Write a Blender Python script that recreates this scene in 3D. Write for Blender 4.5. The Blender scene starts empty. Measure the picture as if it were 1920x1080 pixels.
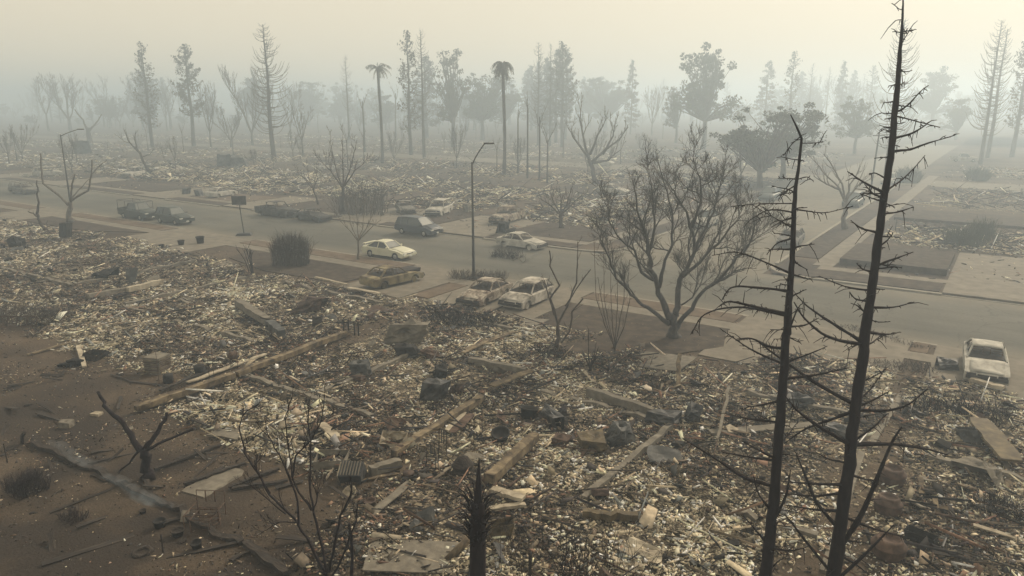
import bpy, bmesh, math, random
import numpy as np
from mathutils import Vector, Matrix

# ------------------------------------------------------------------ camera, sky, sun, exposure
scene = bpy.context.scene
FOC, YH, CAMZ = 1400.0, 190.0, 12.8            # focal length in photo pixels, horizon row, drone height
PITCH = math.atan((540 - YH) / FOC)
YAW = math.atan2(1443, 2160)                   # world X runs along the street, Y across it
cam_data = bpy.data.cameras.new('camera')
cam_data.sensor_width = 36.0
cam_data.lens = FOC / 1920 * 36.0
cam_data.clip_end = 4000
cam_data.clip_start = 0.5
cam = bpy.data.objects.new('camera', cam_data)
scene.collection.objects.link(cam)
cam.location = (0, 0, CAMZ)
cam.rotation_euler = (math.pi / 2 - PITCH, 0, YAW)
scene.camera = cam

SUN_EL, SUN_AZ = math.radians(34), math.radians(10)   # azimuth measured from +Y towards +X
SUN_DIR = Vector((math.sin(SUN_AZ) * math.cos(SUN_EL), math.cos(SUN_AZ) * math.cos(SUN_EL), math.sin(SUN_EL)))
world = bpy.data.worlds.new('World')
scene.world = world
world.use_nodes = True
wn, wl = world.node_tree.nodes, world.node_tree.links
wn.clear()
w_out = wn.new('ShaderNodeOutputWorld')
w_mix = wn.new('ShaderNodeMixShader')
w_sky = wn.new('ShaderNodeTexSky')
w_sky.sky_type = 'NISHITA'
w_sky.sun_disc = False
w_sky.sun_elevation = SUN_EL
w_sky.sun_rotation = SUN_AZ
w_sky.dust_density = 8
w_bg1 = wn.new('ShaderNodeBackground')
w_bg1.inputs['Strength'].default_value = 0.10
w_bg2 = wn.new('ShaderNodeBackground')          # the even smoke layer over the town
w_bg2.inputs['Color'].default_value = (1.0, 0.87, 0.64, 1)
w_bg2.inputs['Strength'].default_value = 0.96
w_mix.inputs[0].default_value = 0.86
wl.new(w_sky.outputs[0], w_bg1.inputs['Color'])
wl.new(w_bg1.outputs[0], w_mix.inputs[1])
wl.new(w_bg2.outputs[0], w_mix.inputs[2])
wl.new(w_mix.outputs[0], w_out.inputs['Surface'])

sun_data = bpy.data.lights.new('sun', 'SUN')
sun_data.energy = 3.4
sun_data.angle = math.radians(9)
sun_data.color = (1.0, 0.84, 0.62)
sun = bpy.data.objects.new('sun', sun_data)
scene.collection.objects.link(sun)
sun.rotation_euler = SUN_DIR.to_track_quat('Z', 'Y').to_euler()

scene.view_settings.view_transform = 'Standard'
scene.view_settings.look = 'None'
scene.view_settings.exposure = 0.02
scene.view_settings.gamma = 1.0
scene.render.engine = 'CYCLES'
scene.cycles.volume_bounces = 4
scene.cycles.max_bounces = 6
scene.cycles.diffuse_bounces = 2
scene.cycles.glossy_bounces = 2
scene.cycles.use_denoising = True

# ------------------------------------------------------------------ helpers
random.seed(7)
RNG = np.random.default_rng(7)
COL = scene.collection
CP, SP = math.cos(PITCH), math.sin(PITCH)
CR = Vector((math.cos(YAW), math.sin(YAW), 0))       # to the right of the view
CF = Vector((-math.sin(YAW), math.cos(YAW), 0))      # straight ahead
Z3 = Vector((0, 0, 1))


def P(px, py, z=0.0):
    """ground point under a pixel of the photograph"""
    u, v = (px - 960) / FOC, (540 - py) / FOC
    dx, dy, dz = u, CP + v * SP, -SP + v * CP
    t = (z - CAMZ) / dz
    return CR * (dx * t) + CF * (dy * t) + Vector((0, 0, z))


def top_z(p, py):
    """height at which the vertical line over p reaches photo row py"""
    d = p.x * CF.x + p.y * CF.y
    v = (540 - py) / FOC
    return CAMZ + d * (v * CP - SP) / (CP + v * SP)


def depth_of(x, y):
    return x * CF.x + y * CF.y


def in_view(x, y, m=1.12):
    d = x * CF.x + y * CF.y
    r = x * CR.x + y * CR.y
    return (d > 15.5) & (np.abs(r) < d * 0.7 * m + 2)


def smooth(e0, e1, x):
    t = np.clip((x - e0) / (e1 - e0), 0, 1)
    return t * t * (3 - 2 * t)


def vnoise(x, y, seed=0):
    x = np.asarray(x, float); y = np.asarray(y, float)
    xi, yi = np.floor(x).astype(np.int64), np.floor(y).astype(np.int64)
    fx, fy = x - xi, y - yi
    fx = fx * fx * (3 - 2 * fx); fy = fy * fy * (3 - 2 * fy)
    def h(a, b):
        n = (a * 374761393 + b * 668265263 + seed * 982451653) & 0xFFFFFFFF
        n = ((n ^ (n >> 13)) * 1274126177) & 0xFFFFFFFF
        return ((n ^ (n >> 16)) & 0xFFFF) / 65535.0
    a, b, c, d = h(xi, yi), h(xi + 1, yi), h(xi, yi + 1), h(xi + 1, yi + 1)
    return (a * (1 - fx) + b * fx) * (1 - fy) + (c * (1 - fx) + d * fx) * fy


def fbm(x, y, seed=0, o=3):
    s = 0; a = 0.5; tot = 0
    for i in range(o):
        s = s + a * vnoise(np.asarray(x) * 2 ** i, np.asarray(y) * 2 ** i, seed + i * 17); tot += a; a *= 0.5
    return s / tot


# house plots burnt down to rubble: x0, x1, y0, y1
RUBBLE = [(-29.6, -17.9, 15.5, 35.6), (-19.5, -14.0, 18.0, 33.0), (-16.5, -2.8, 12.0, 34.6), (-9.5, -3.0, 30.0, 38.8),
          (-2.6, 24.0, 12.0, 38.2), (-50.0, -30.0, 18.3, 35.6), (-100.0, -49.0, 16.5, 37.6), (-53.0, -48.0, 24.0, 35.0),
          (-170.0, -104.0, 14.0, 38.5),
          (-31.0, -22.5, 34.5, 36.0),
          (-9.0, 30.0, 74.5, 88.5), (-8.5, 40.0, 104.0, 126.0), (-6.0, 60.0, 150.0, 175.0)]
_x = -33.0
_k = 0
while _x > -330:
    RUBBLE.append((_x - 15.5, _x, 68.5 + (_k % 3), 92 + (_k * 7 % 5)))
    RUBBLE.append((_x - 14.0, _x - 1, 103.0 - (_k % 2), 124 + (_k * 5 % 4)))
    RUBBLE.append((_x - 14.0, _x - 1, 146.0 + (_k % 3), 168))
    RUBBLE.append((_x - 14.0, _x - 1, 178.0, 200.0))
    RUBBLE.append((_x - 14.0, _x - 1, 228.0, 250.0))
    _x -= 19.0
    _k += 1


def rub(x, y):
    """how deep in rubble a point is, 0 to 1"""
    x = np.asarray(x, float); y = np.asarray(y, float)
    jx = x + (fbm(x * 0.45, y * 0.45, 3) - 0.5) * 3.2
    jy = y + (fbm(x * 0.45, y * 0.45, 9) - 0.5) * 3.2
    r = np.zeros_like(jx)
    for (a, b, c, d) in RUBBLE:
        e = np.minimum(np.minimum(jx - a, b - jx), np.minimum(jy - c, d - jy))
        r = np.maximum(r, smooth(-0.2, 1.1, e))
    return r


def height(x, y):
    x = np.asarray(x, float); y = np.asarray(y, float)
    r = rub(x, y)
    lot = ((y < 44.3) | (y > 57.2)) * 0.12
    m = fbm(x * 0.28, y * 0.28, 21, 3)
    m2 = fbm(x * 1.1, y * 1.1, 33, 2)
    return lot + r * (0.03 + 0.38 * np.clip(m - 0.42, 0, 1) + 0.16 * (m2 - 0.3).clip(0, 1)) + (1 - r) * 0.05 * (m - 0.5) * (y < 40)


def gz(p):
    return float(height(p[0], p[1]))


def G(px, py, up=0.0):
    """point on the terrain under a photo pixel"""
    p = P(px, py, 0.12)
    for _ in range(3):
        p = P(px, py, gz(p))
    p.z = gz(p) + up
    return p


# ------------------------------------------------------------------ materials
MATS = {}


def nodes_of(name):
    m = bpy.data.materials.new(name)
    m.use_nodes = True
    nt = m.node_tree
    return m, nt.nodes, nt.links, nt.nodes['Principled BSDF']


def ramp(n, stops):
    r = n.new('ShaderNodeValToRGB')
    cr = r.color_ramp
    while len(cr.elements) < len(stops):
        cr.elements.new(0.5)
    for e, (p, c) in zip(cr.elements, stops):
        e.position = p
        e.color = (c[0], c[1], c[2], 1)
    return r


def mat(name, cols, scale=4.0, rough=0.85, metal=0.0, bump=0.0, detail=6, dist=0.0, stretch=None, spec=0.3, coord='Object'):
    """a procedural material: noise through a ramp of real surface colours"""
    if name in MATS:
        return MATS[name]
    m, n, l, b = nodes_of(name)
    tc = n.new('ShaderNodeTexCoord')
    src = tc.outputs[coord]
    if coord == 'World':
        pass
    if stretch:
        mp = n.new('ShaderNodeMapping')
        mp.inputs['Scale'].default_value = stretch
        l.new(src, mp.inputs[0]); src = mp.outputs[0]
    t = n.new('ShaderNodeTexNoise')
    t.inputs['Scale'].default_value = scale
    t.inputs['Detail'].default_value = detail
    t.inputs['Roughness'].default_value = 0.62
    t.inputs['Distortion'].default_value = dist
    l.new(src, t.inputs['Vector'])
    k = len(cols)
    st = [(0.28 + 0.44 * i / max(1, k - 1), c) for i, c in enumerate(cols)]
    if k == 1:
        c = cols[0]
        st = [(0.3, [q * 0.75 for q in c]), (0.7, [q * 1.2 for q in c])]
    r = ramp(n, st)
    l.new(t.outputs['Fac'], r.inputs[0])
    l.new(r.outputs[0], b.inputs['Base Color'])
    b.inputs['Roughness'].default_value = rough
    b.inputs['Metallic'].default_value = metal
    b.inputs['Specular IOR Level'].default_value = spec
    if bump:
        bp = n.new('ShaderNodeBump')
        bp.inputs['Strength'].default_value = bump
        bp.inputs['Distance'].default_value = 0.05
        l.new(t.outputs['Fac'], bp.inputs['Height'])
        l.new(bp.outputs[0], b.inputs['Normal'])
    MATS[name] = m
    return m


def mat_col(name, rough=0.9, noise=0.35, scale=9.0, spec=0.25):
    """colour from the mesh's own per-piece colours, broken up by grain"""
    if name in MATS:
        return MATS[name]
    m, n, l, b = nodes_of(name)
    a = n.new('ShaderNodeAttribute'); a.attribute_name = 'piece_colour'
    tc = n.new('ShaderNodeTexCoord')
    t = n.new('ShaderNodeTexNoise'); t.inputs['Scale'].default_value = scale; t.inputs['Detail'].default_value = 5
    l.new(tc.outputs['Object'], t.inputs['Vector'])
    mr = n.new('ShaderNodeMapRange')
    mr.inputs['From Min'].default_value = 0.3; mr.inputs['From Max'].default_value = 0.7
    mr.inputs['To Min'].default_value = 1 - noise; mr.inputs['To Max'].default_value = 1 + noise
    l.new(t.outputs['Fac'], mr.inputs['Value'])
    mx = n.new('ShaderNodeVectorMath'); mx.operation = 'SCALE'
    l.new(a.outputs['Color'], mx.inputs[0]); l.new(mr.outputs[0], mx.inputs['Scale'])
    l.new(mx.outputs[0], b.inputs['Base Color'])
    b.inputs['Roughness'].default_value = rough
    b.inputs['Specular IOR Level'].default_value = spec
    MATS[name] = m
    return m


# ------------------------------------------------------------------ mesh helpers
class MB:
    """collects geometry for ONE mesh object"""
    def __init__(self):
        self.v = []; self.f = []; self.c = None

    def add(self, verts, faces):
        o = len(self.v)
        self.v.extend(verts)
        self.f.extend([tuple(i + o for i in f) for f in faces])

    def box(self, c, s, rz=0.0, rx=0.0, ry=0.0, taper=1.0, jit=0.0):
        hx, hy, hz = s[0] / 2, s[1] / 2, s[2] / 2
        vs = []
        R = Matrix.Rotation(rz, 3, 'Z') @ Matrix.Rotation(ry, 3, 'Y') @ Matrix.Rotation(rx, 3, 'X')
        for z, k in ((-hz, 1), (hz, taper)):
            for x, y in ((-hx, -hy), (hx, -hy), (hx, hy), (-hx, hy)):
                q = Vector((x * k + random.uniform(-jit, jit), y * k + random.uniform(-jit, jit), z + random.uniform(-jit, jit)))
                vs.append(tuple(R @ q + Vector(c)))
        self.add(vs, [(3, 2, 1, 0), (4, 5, 6, 7), (0, 1, 5, 4), (1, 2, 6, 5), (2, 3, 7, 6), (3, 0, 4, 7)])

    def bar(self, a, b, w, h=None, up=Z3):
        """square bar from a to b"""
        a = Vector(a); b = Vector(b); h = h or w
        d = (b - a).normalized()
        s = d.cross(up)
        if s.length < 1e-3:
            s = d.cross(Vector((1, 0, 0)))
        s.normalize(); u = s.cross(d)
        vs = []
        for p in (a, b):
            for i, j in ((-1, -1), (1, -1), (1, 1), (-1, 1)):
                vs.append(tuple(p + s * (w / 2 * i) + u * (h / 2 * j)))
        self.add(vs, [(0, 1, 2, 3), (7, 6, 5, 4), (0, 4, 5, 1), (1, 5, 6, 2), (2, 6, 7, 3), (3, 7, 4, 0)])

    def tube(self, pts, rad, n=6, cap=True):
        pts = [Vector(p) for p in pts]
        if not hasattr(rad, '__len__'):
            rad = [rad] * len(pts)
        o = len(self.v)
        m = len(pts)
        ref = None
        for i, p in enumerate(pts):
            d = (pts[min(i + 1, m - 1)] - pts[max(i - 1, 0)])
            if d.length < 1e-6:
                d = Vector((0, 0, 1))
            d.normalize()
            if ref is None:
                ref = Vector((1, 0, 0)) if abs(d.x) < 0.8 else Vector((0, 1, 0))
            s = d.cross(ref)
            if s.length < 1e-4:
                s = d.cross(Vector((0.3, 0.9, 0.2)))
            s.normalize(); u = s.cross(d); ref = u.cross(s) if False else ref
            r = rad[i]
            for k in range(n):
                a = 2 * math.pi * k / n
                q = p + s * (math.cos(a) * r) + u * (math.sin(a) * r)
                self.v.append((q.x, q.y, q.z))
        for i in range(m - 1):
            for k in range(n):
                a, b = o + i * n + k, o + i * n + (k + 1) % n
                self.f.append((a, b, b + n, a + n))
        if cap:
            self.f.append(tuple(o + k for k in range(n))[::-1])
            self.f.append(tuple(o + (m - 1) * n + k for k in range(n)))

    def lathe(self, prof, n=16, c=(0, 0, 0), M=None, jit=0.0):
        o = len(self.v)
        for r, z in prof:
            for k in range(n):
                a = 2 * math.pi * k / n
                q = Vector((math.cos(a) * r, math.sin(a) * r, z))
                if jit:
                    q += Vector((random.uniform(-jit, jit), random.uniform(-jit, jit), random.uniform(-jit, jit)))
                if M:
                    q = M @ q
                self.v.append((q.x + c[0], q.y + c[1], q.z + c[2]))
        for i in range(len(prof) - 1):
            for k in range(n):
                a, b = o + i * n + k, o + i * n + (k + 1) % n
                self.f.append((a, b, b + n, a + n))

    def loft(self, rings, cap=True):
        o = len(self.v); n = len(rings[0])
        for r in rings:
            self.v.extend([tuple(p) for p in r])
        for i in range(len(rings) - 1):
            for k in range(n):
                a, b = o + i * n + k, o + i * n + (k + 1) % n
                self.f.append((a, b, b + n, a + n))
        if cap:
            self.f.append(tuple(o + k for k in range(n))[::-1])
            self.f.append(tuple(o + (len(rings) - 1) * n + k for k in range(n)))

    def sheet(self, fn, nu, nv, thick):
        """closed curved plate; fn(u, v) -> Vector, u and v from 0 to 1"""
        o = len(self.v)
        g = [[Vector(fn(i / nu, j / nv)) for j in range(nv + 1)] for i in range(nu + 1)]
        low = []
        for i in range(nu + 1):
            for j in range(nv + 1):
                p = g[i][j]
                du = g[min(i + 1, nu)][j] - g[max(i - 1, 0)][j]
                dv = g[i][min(j + 1, nv)] - g[i][max(j - 1, 0)]
                nn = du.cross(dv)
                nn = nn.normalized() if nn.length > 1e-9 else Z3
                self.v.append(tuple(p)); low.append(tuple(p - nn * thick))
        self.v.extend(low)
        w = nv + 1; tot = (nu + 1) * w
        I = lambda i, j: o + i * w + j
        for i in range(nu):
            for j in range(nv):
                a, b, c, d = I(i, j), I(i + 1, j), I(i + 1, j + 1), I(i, j + 1)
                self.f.append((a, b, c, d)); self.f.append((d + tot, c + tot, b + tot, a + tot))
        for i in range(nu):
            a, b = I(i, 0), I(i + 1, 0); self.f.append((b, a, a + tot, b + tot))
            a, b = I(i, nv), I(i + 1, nv); self.f.append((a, b, b + tot, a + tot))
        for j in range(nv):
            a, b = I(0, j), I(0, j + 1); self.f.append((a, b, b + tot, a + tot))
            a, b = I(nu, j), I(nu, j + 1); self.f.append((b, a, a + tot, b + tot))

    def mesh(self, name, smooth_=False):
        me = bpy.data.meshes.new(name)
        me.from_pydata(self.v, [], self.f)
        me.update()
        if smooth_:
            me.shade_smooth()
        return me

    def build(self, name, m, parent=None, smooth_=False, loc=None, rz=0.0):
        o = bpy.data.objects.new(name, self.mesh(name, smooth_))
        COL.objects.link(o)
        o.data.materials.append(m)
        if parent:
            o.parent = parent
        if loc is not None:
            o.location = loc
        o.rotation_euler[2] = rz
        return o


def tag(o, label=None, cat=None, group=None, kind=None):
    for k, v in (('label', label), ('category', cat), ('group', group), ('kind', kind)):
        if v:
            o[k] = v
    return o


def empty(name, loc, rz=0.0, label=None, cat=None, group=None):
    o = bpy.data.objects.new(name, None)
    COL.objects.link(o)
    o.location = loc
    o.rotation_euler[2] = rz
    o.empty_display_size = 0.2
    return tag(o, label, cat, group)


KIDS = {}


def copy_tree(root, loc, rz=0.0, sc=(1, 1, 1), label=None, group=None):
    r = root.copy(); COL.objects.link(r)
    r.location = loc; r.rotation_euler = (0, 0, rz); r.scale = sc
    if label:
        r['label'] = label
    if group:
        r['group'] = group
    for ch in [o for o in COL.objects if o.parent == root]:
        c = ch.copy(); COL.objects.link(c); c.parent = r
    return r


def np_mesh(name, verts, quads, m, colours=None, per=None, smooth_=False):
    """one mesh from numpy arrays; colours holds one row per vertex"""
    me = bpy.data.meshes.new(name)
    nv, nf = len(verts), len(quads)
    k = quads.shape[1]
    me.vertices.add(nv); me.vertices.foreach_set('co', np.ascontiguousarray(verts, np.float32).ravel())
    me.loops.add(nf * k); me.loops.foreach_set('vertex_index', np.ascontiguousarray(quads, np.int32).ravel())
    me.polygons.add(nf)
    me.polygons.foreach_set('loop_start', np.arange(0, nf * k, k, dtype=np.int32))
    me.polygons.foreach_set('loop_total', np.full(nf, k, dtype=np.int32))
    me.update(calc_edges=True)
    if colours is not None:
        at = me.attributes.new('piece_colour', 'FLOAT_COLOR', 'POINT')
        c4 = np.ones((nv, 4), np.float32); c4[:, :3] = colours
        at.data.foreach_set('color', c4.ravel())
    if smooth_:
        me.shade_smooth()
    me.validate()
    o = bpy.data.objects.new(name, me)
    COL.objects.link(o)
    me.materials.append(m)
    return o

# ------------------------------------------------------------------ the ground
def ground_material(name, soil_lo, soil_hi, ash_lo, ash_hi):
    m, n, l, b = nodes_of(name)
    geo = n.new('ShaderNodeNewGeometry')
    a = n.new('ShaderNodeAttribute'); a.attribute_name = 'piece_colour'
    sep = n.new('ShaderNodeSeparateColor'); l.new(a.outputs['Color'], sep.inputs[0])
    def noise(sc, det=6, rough=0.65):
        t = n.new('ShaderNodeTexNoise'); t.inputs['Scale'].default_value = sc
        t.inputs['Detail'].default_value = det; t.inputs['Roughness'].default_value = rough
        l.new(geo.outputs['Position'], t.inputs['Vector']); return t
    t1 = noise(0.35, 8, 0.7); t2 = noise(3.2, 6); t3 = noise(14.0, 4)
    r1 = ramp(n, [(0.3, soil_lo), (0.52, [(x + y) / 2 for x, y in zip(soil_lo, soil_hi)]), (0.72, soil_hi)])
    l.new(t1.outputs['Fac'], r1.inputs[0])
    r2 = ramp(n, [(0.32, ash_lo), (0.5, [(x * 0.6 + y * 0.4) for x, y in zip(ash_lo, ash_hi)]), (0.7, ash_hi)])
    l.new(t2.outputs['Fac'], r2.inputs[0])
    vo = n.new('ShaderNodeTexVoronoi'); vo.inputs['Scale'].default_value = 13.0; vo.inputs['Randomness'].default_value = 1.0
    l.new(geo.outputs['Position'], vo.inputs['Vector'])
    vsep = n.new('ShaderNodeSeparateColor'); l.new(vo.outputs['Color'], vsep.inputs[0])
    rv = ramp(n, [(0.0, (0.018, 0.016, 0.016)), (0.35, (0.05, 0.042, 0.034)), (0.6, (0.13, 0.107, 0.078)), (0.85, (0.27, 0.225, 0.16)), (1.0, (0.42, 0.36, 0.265))])
    l.new(vsep.outputs['Red'], rv.inputs[0])
    mv = n.new('ShaderNodeMix'); mv.data_type = 'RGBA'; mv.inputs[0].default_value = 0.62
    l.new(r2.outputs[0], mv.inputs[6]); l.new(rv.outputs[0], mv.inputs[7])
    tz = noise(2.3, 3, 0.55)  # patchy tone in the colour, imitating shaded gaps in the rubble
    mz = n.new('ShaderNodeMapRange'); mz.inputs['From Min'].default_value = 0.40; mz.inputs['From Max'].default_value = 0.60
    mz.inputs['To Min'].default_value = 0.40; mz.inputs['To Max'].default_value = 1.5
    l.new(tz.outputs['Fac'], mz.inputs['Value'])
    ms = n.new('ShaderNodeVectorMath'); ms.operation = 'SCALE'
    l.new(mv.outputs[2], ms.inputs[0]); l.new(mz.outputs[0], ms.inputs['Scale'])
    r2 = ms
    mx = n.new('ShaderNodeMix'); mx.data_type = 'RGBA'
    l.new(sep.outputs['Red'], mx.inputs[0]); l.new(r1.outputs[0], mx.inputs[6]); l.new(r2.outputs[0], mx.inputs[7])
    # scorched ground
    m2 = n.new('ShaderNodeMix'); m2.data_type = 'RGBA'
    m2.inputs[7].default_value = (0.035, 0.028, 0.024, 1)
    l.new(sep.outputs['Green'], m2.inputs[0]); l.new(mx.outputs[2], m2.inputs[6])
    # grain
    mr = n.new('ShaderNodeMapRange'); mr.inputs['From Min'].default_value = 0.3; mr.inputs['From Max'].default_value = 0.7
    mr.inputs['To Min'].default_value = 0.62; mr.inputs['To Max'].default_value = 1.35
    l.new(t3.outputs['Fac'], mr.inputs['Value'])
    sc = n.new('ShaderNodeVectorMath'); sc.operation = 'SCALE'
    l.new(m2.outputs[2], sc.inputs[0]); l.new(mr.outputs[0], sc.inputs['Scale'])
    l.new(sc.outputs[0], b.inputs['Base Color'])
    b.inputs['Roughness'].default_value = 0.95
    b.inputs['Specular IOR Level'].default_value = 0.15
    bp = n.new('ShaderNodeBump'); bp.inputs['Strength'].default_value = 0.6; bp.inputs['Distance'].default_value = 0.06
    l.new(t3.outputs['Fac'], bp.inputs['Height']); l.new(bp.outputs[0], b.inputs['Normal'])
    return m


M_GROUND = ground_material('burnt_ground', (0.042, 0.032, 0.025), (0.125, 0.095, 0.068), (0.028, 0.024, 0.021), (0.15, 0.13, 0.10))  # ash tones kept dark to stand in for shadow between shards

# the wide sheet out to the horizon
gb = MB(); E_ = 1500
gb.add([(-E_, -200, -0.05), (E_, -200, -0.05), (E_, E_, -0.05), (-E_, E_, -0.05)], [(0, 1, 2, 3)])
tag(gb.build('ground', M_GROUND), kind='structure')


def terrain(name, x0, x1, y0, y1, step):
    nx, ny = int((x1 - x0) / step) + 1, int((y1 - y0) / step) + 1
    xs, ys = np.linspace(x0, x1, nx), np.linspace(y0, y1, ny)
    X, Y = np.meshgrid(xs, ys, indexing='ij')
    X, Y = X.ravel(), Y.ravel()
    Zt = height(X, Y)
    i = np.arange(nx * ny).reshape(nx, ny)
    q = np.stack([i[:-1, :-1], i[1:, :-1], i[1:, 1:], i[:-1, 1:]], -1).reshape(-1, 4)
    c = np.zeros((nx * ny, 3), np.float32)
    c[:, 0] = rub(X, Y)
    dk = smooth(0.55, 0.75, fbm(X * 0.16, Y * 0.16, 51, 4)) * 0.75
    far_ = (Y > 57)
    dk = np.where(far_, smooth(0.42, 0.62, fbm(X * 0.13, Y * 0.2, 52, 4)) * 0.8, dk)
    yard = smooth(16, 12.5, Y + (fbm(X * 0.3, Y * 0.3, 61) - .5) * 4) * smooth(-8, -16, X) * (Y < 20)
    c[:, 1] = np.clip(np.maximum(dk, yard * (0.2 + 1.1 * smooth(0.3, 0.7, fbm(X * .45, Y * .45, 77, 4)))), 0, 1) * (1 - 0.6 * c[:, 0])
    o = np_mesh(name, np.stack([X, Y, Zt], -1), q, M_GROUND, c, smooth_=True)
    return tag(o, kind='structure')


terrain('near_terrain', -110, 30, 2, 44.2, 0.3)
terrain('near_terrain_beyond', -420, -110, 2, 44.2, 1.2)
terrain('far_terrain', -28.5 - 300, -28.5, 57.3, 260, 1.3)
terrain('far_terrain_right', -14.5, 140, 57.3, 330, 1.3)
terrain('far_terrain_back', -520, 240, 260, 700, 8)


def slab(name, x0, x1, y0, y1, z, m, thick=0.12, kind='structure', label=None):
    b = MB(); b.box(((x0 + x1) / 2, (y0 + y1) / 2, z - thick / 2), (x1 - x0, y1 - y0, thick))
    o = b.build(name, m); o['kind'] = kind
    return o


def poly_slab(name, pts, z, m, thick=0.06):
    b = MB(); n = len(pts)
    b.add([(p[0], p[1], z) for p in pts] + [(p[0], p[1], z - thick) for p in pts],
          [tuple(range(n))] + [tuple(range(2 * n - 1, n - 1, -1))] + [(i, i + n, (i + 1) % n + n, (i + 1) % n) for i in range(n)])
    o = b.build(name, m); o['kind'] = 'structure'
    return o


def road_material():
    m, n, l, b = nodes_of('asphalt')
    geo = n.new('ShaderNodeNewGeometry')
    def noise(sc, det=6, st=None):
        t = n.new('ShaderNodeTexNoise'); t.inputs['Scale'].default_value = sc; t.inputs['Detail'].default_value = det
        t.inputs['Roughness'].default_value = 0.65
        if st:
            mp = n.new('ShaderNodeMapping'); mp.inputs['Scale'].default_value = st
            l.new(geo.outputs['Position'], mp.inputs[0]); l.new(mp.outputs[0], t.inputs['Vector'])
        else:
            l.new(geo.outputs['Position'], t.inputs['Vector'])
        return t
    a = noise(0.12, 7); d = noise(5.0, 6); e = noise(0.5, 5, (0.12, 1.0, 1)); g = noise(60, 2)
    r = ramp(n, [(0.3, (0.070, 0.068, 0.059)), (0.5, (0.092, 0.089, 0.076)), (0.7, (0.118, 0.112, 0.094))])
    l.new(a.outputs['Fac'], r.inputs[0])
    mu = None
    src = r.outputs[0]
    for t, lo, hi in ((d, 0.86, 1.14), (e, 0.82, 1.16), (g, 0.88, 1.12)):
        mr = n.new('ShaderNodeMapRange'); mr.inputs['From Min'].default_value = 0.3; mr.inputs['From Max'].default_value = 0.7
        mr.inputs['To Min'].default_value = lo; mr.inputs['To Max'].default_value = hi
        l.new(t.outputs['Fac'], mr.inputs['Value'])
        v = n.new('ShaderNodeVectorMath'); v.operation = 'SCALE'
        l.new(src, v.inputs[0]); l.new(mr.outputs[0], v.inputs['Scale']); src = v.outputs[0]
    sx = n.new('ShaderNodeSeparateXYZ'); l.new(geo.outputs['Position'], sx.inputs[0])
    w1 = n.new('ShaderNodeMath'); w1.operation = 'SUBTRACT'; w1.inputs[1].default_value = 50.75; l.new(sx.outputs['Y'], w1.inputs[0])
    w2 = n.new('ShaderNodeMath'); w2.operation = 'ABSOLUTE'; l.new(w1.outputs[0], w2.inputs[0])
    w3 = n.new('ShaderNodeMapRange'); w3.inputs['From Min'].default_value = 3.6; w3.inputs['From Max'].default_value = 6.3; l.new(w2.outputs[0], w3.inputs['Value'])
    nz = noise(0.9, 8); w4 = n.new('ShaderNodeMath'); w4.operation = 'MULTIPLY'; l.new(w3.outputs[0], w4.inputs[0]); l.new(nz.outputs['Fac'], w4.inputs[1])
    mxa = n.new('ShaderNodeMix'); mxa.data_type = 'RGBA'; mxa.inputs[7].default_value = (0.20, 0.175, 0.135, 1)
    l.new(w4.outputs[0], mxa.inputs[0]); l.new(src, mxa.inputs[6]); src = mxa.outputs[2]
    vo = n.new('ShaderNodeTexVoronoi'); vo.feature = 'DISTANCE_TO_EDGE'; vo.inputs['Scale'].default_value = 0.22
    wn_ = noise(1.1, 4); vm = n.new('ShaderNodeVectorMath'); vm.operation = 'MULTIPLY_ADD'; vm.inputs[1].default_value = (1.6, 1.6, 0)
    l.new(wn_.outputs['Color'], vm.inputs[0]); l.new(geo.outputs['Position'], vm.inputs[2]); l.new(vm.outputs[0], vo.inputs['Vector'])
    cr = n.new('ShaderNodeMapRange'); cr.inputs['From Max'].default_value = 0.012; cr.inputs['To Min'].default_value = 0.62; l.new(vo.outputs['Distance'], cr.inputs['Value'])
    vs = n.new('ShaderNodeVectorMath'); vs.operation = 'SCALE'; l.new(src, vs.inputs[0]); l.new(cr.outputs[0], vs.inputs['Scale']); src = vs.outputs[0]
    l.new(src, b.inputs['Base Color'])
    b.inputs['Roughness'].default_value = 0.9
    b.inputs['Specular IOR Level'].default_value = 0.2
    return m


M_ROAD = road_material()
M_CONC = mat('old_concrete', [(0.10, 0.088, 0.070), (0.15, 0.132, 0.106), (0.20, 0.178, 0.145)], 1.3, 0.92, bump=0.1, detail=9)
M_KERB = mat('kerb_concrete', [(0.17, 0.155, 0.13), (0.27, 0.25, 0.21)], 2.5, 0.92, detail=8)
M_LAWN = mat('scorched_lawn', [(0.030, 0.025, 0.022), (0.058, 0.047, 0.039), (0.10, 0.082, 0.065)], 1.6, 0.97, bump=0.7, detail=12, spec=0.1)
M_DIRT = mat('scorched_dirt', [(0.075, 0.056, 0.043), (0.115, 0.088, 0.066), (0.16, 0.125, 0.095)], 1.2, 0.97, bump=0.5, detail=12, spec=0.1)

# streets: 12.5 m wide main street, side street off to the far side, a back street beyond
slab('road', -700, 300, 44.5, 57.0, 0.0, M_ROAD, 0.04)
slab('side_street', -28.0, -15.0, 57.0, 520, 0.004, M_ROAD, 0.04)
slab('back_street', -700, -28.0, 131, 141, 0.16, M_ROAD, 0.04)
slab('back_street', -15.0, 300, 131, 141, 0.16, M_ROAD, 0.04)

# driveways: where kerbs dip
DRIVES_N = [(-98, -90), (-70.5, -58.5), (-38.5, -32.8), (-31.0, -22.8), (-12.3, -3.4), (-2.2, 4.5), (-122, -112)]
DRIVES_F = [(-62.5, -55.5), (-50.0, -41.5), (-82, -76), (-102, -94), (-130, -122), (-150, -143)]
DRIVES_R = [(-3.0, 4.0)]


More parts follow.
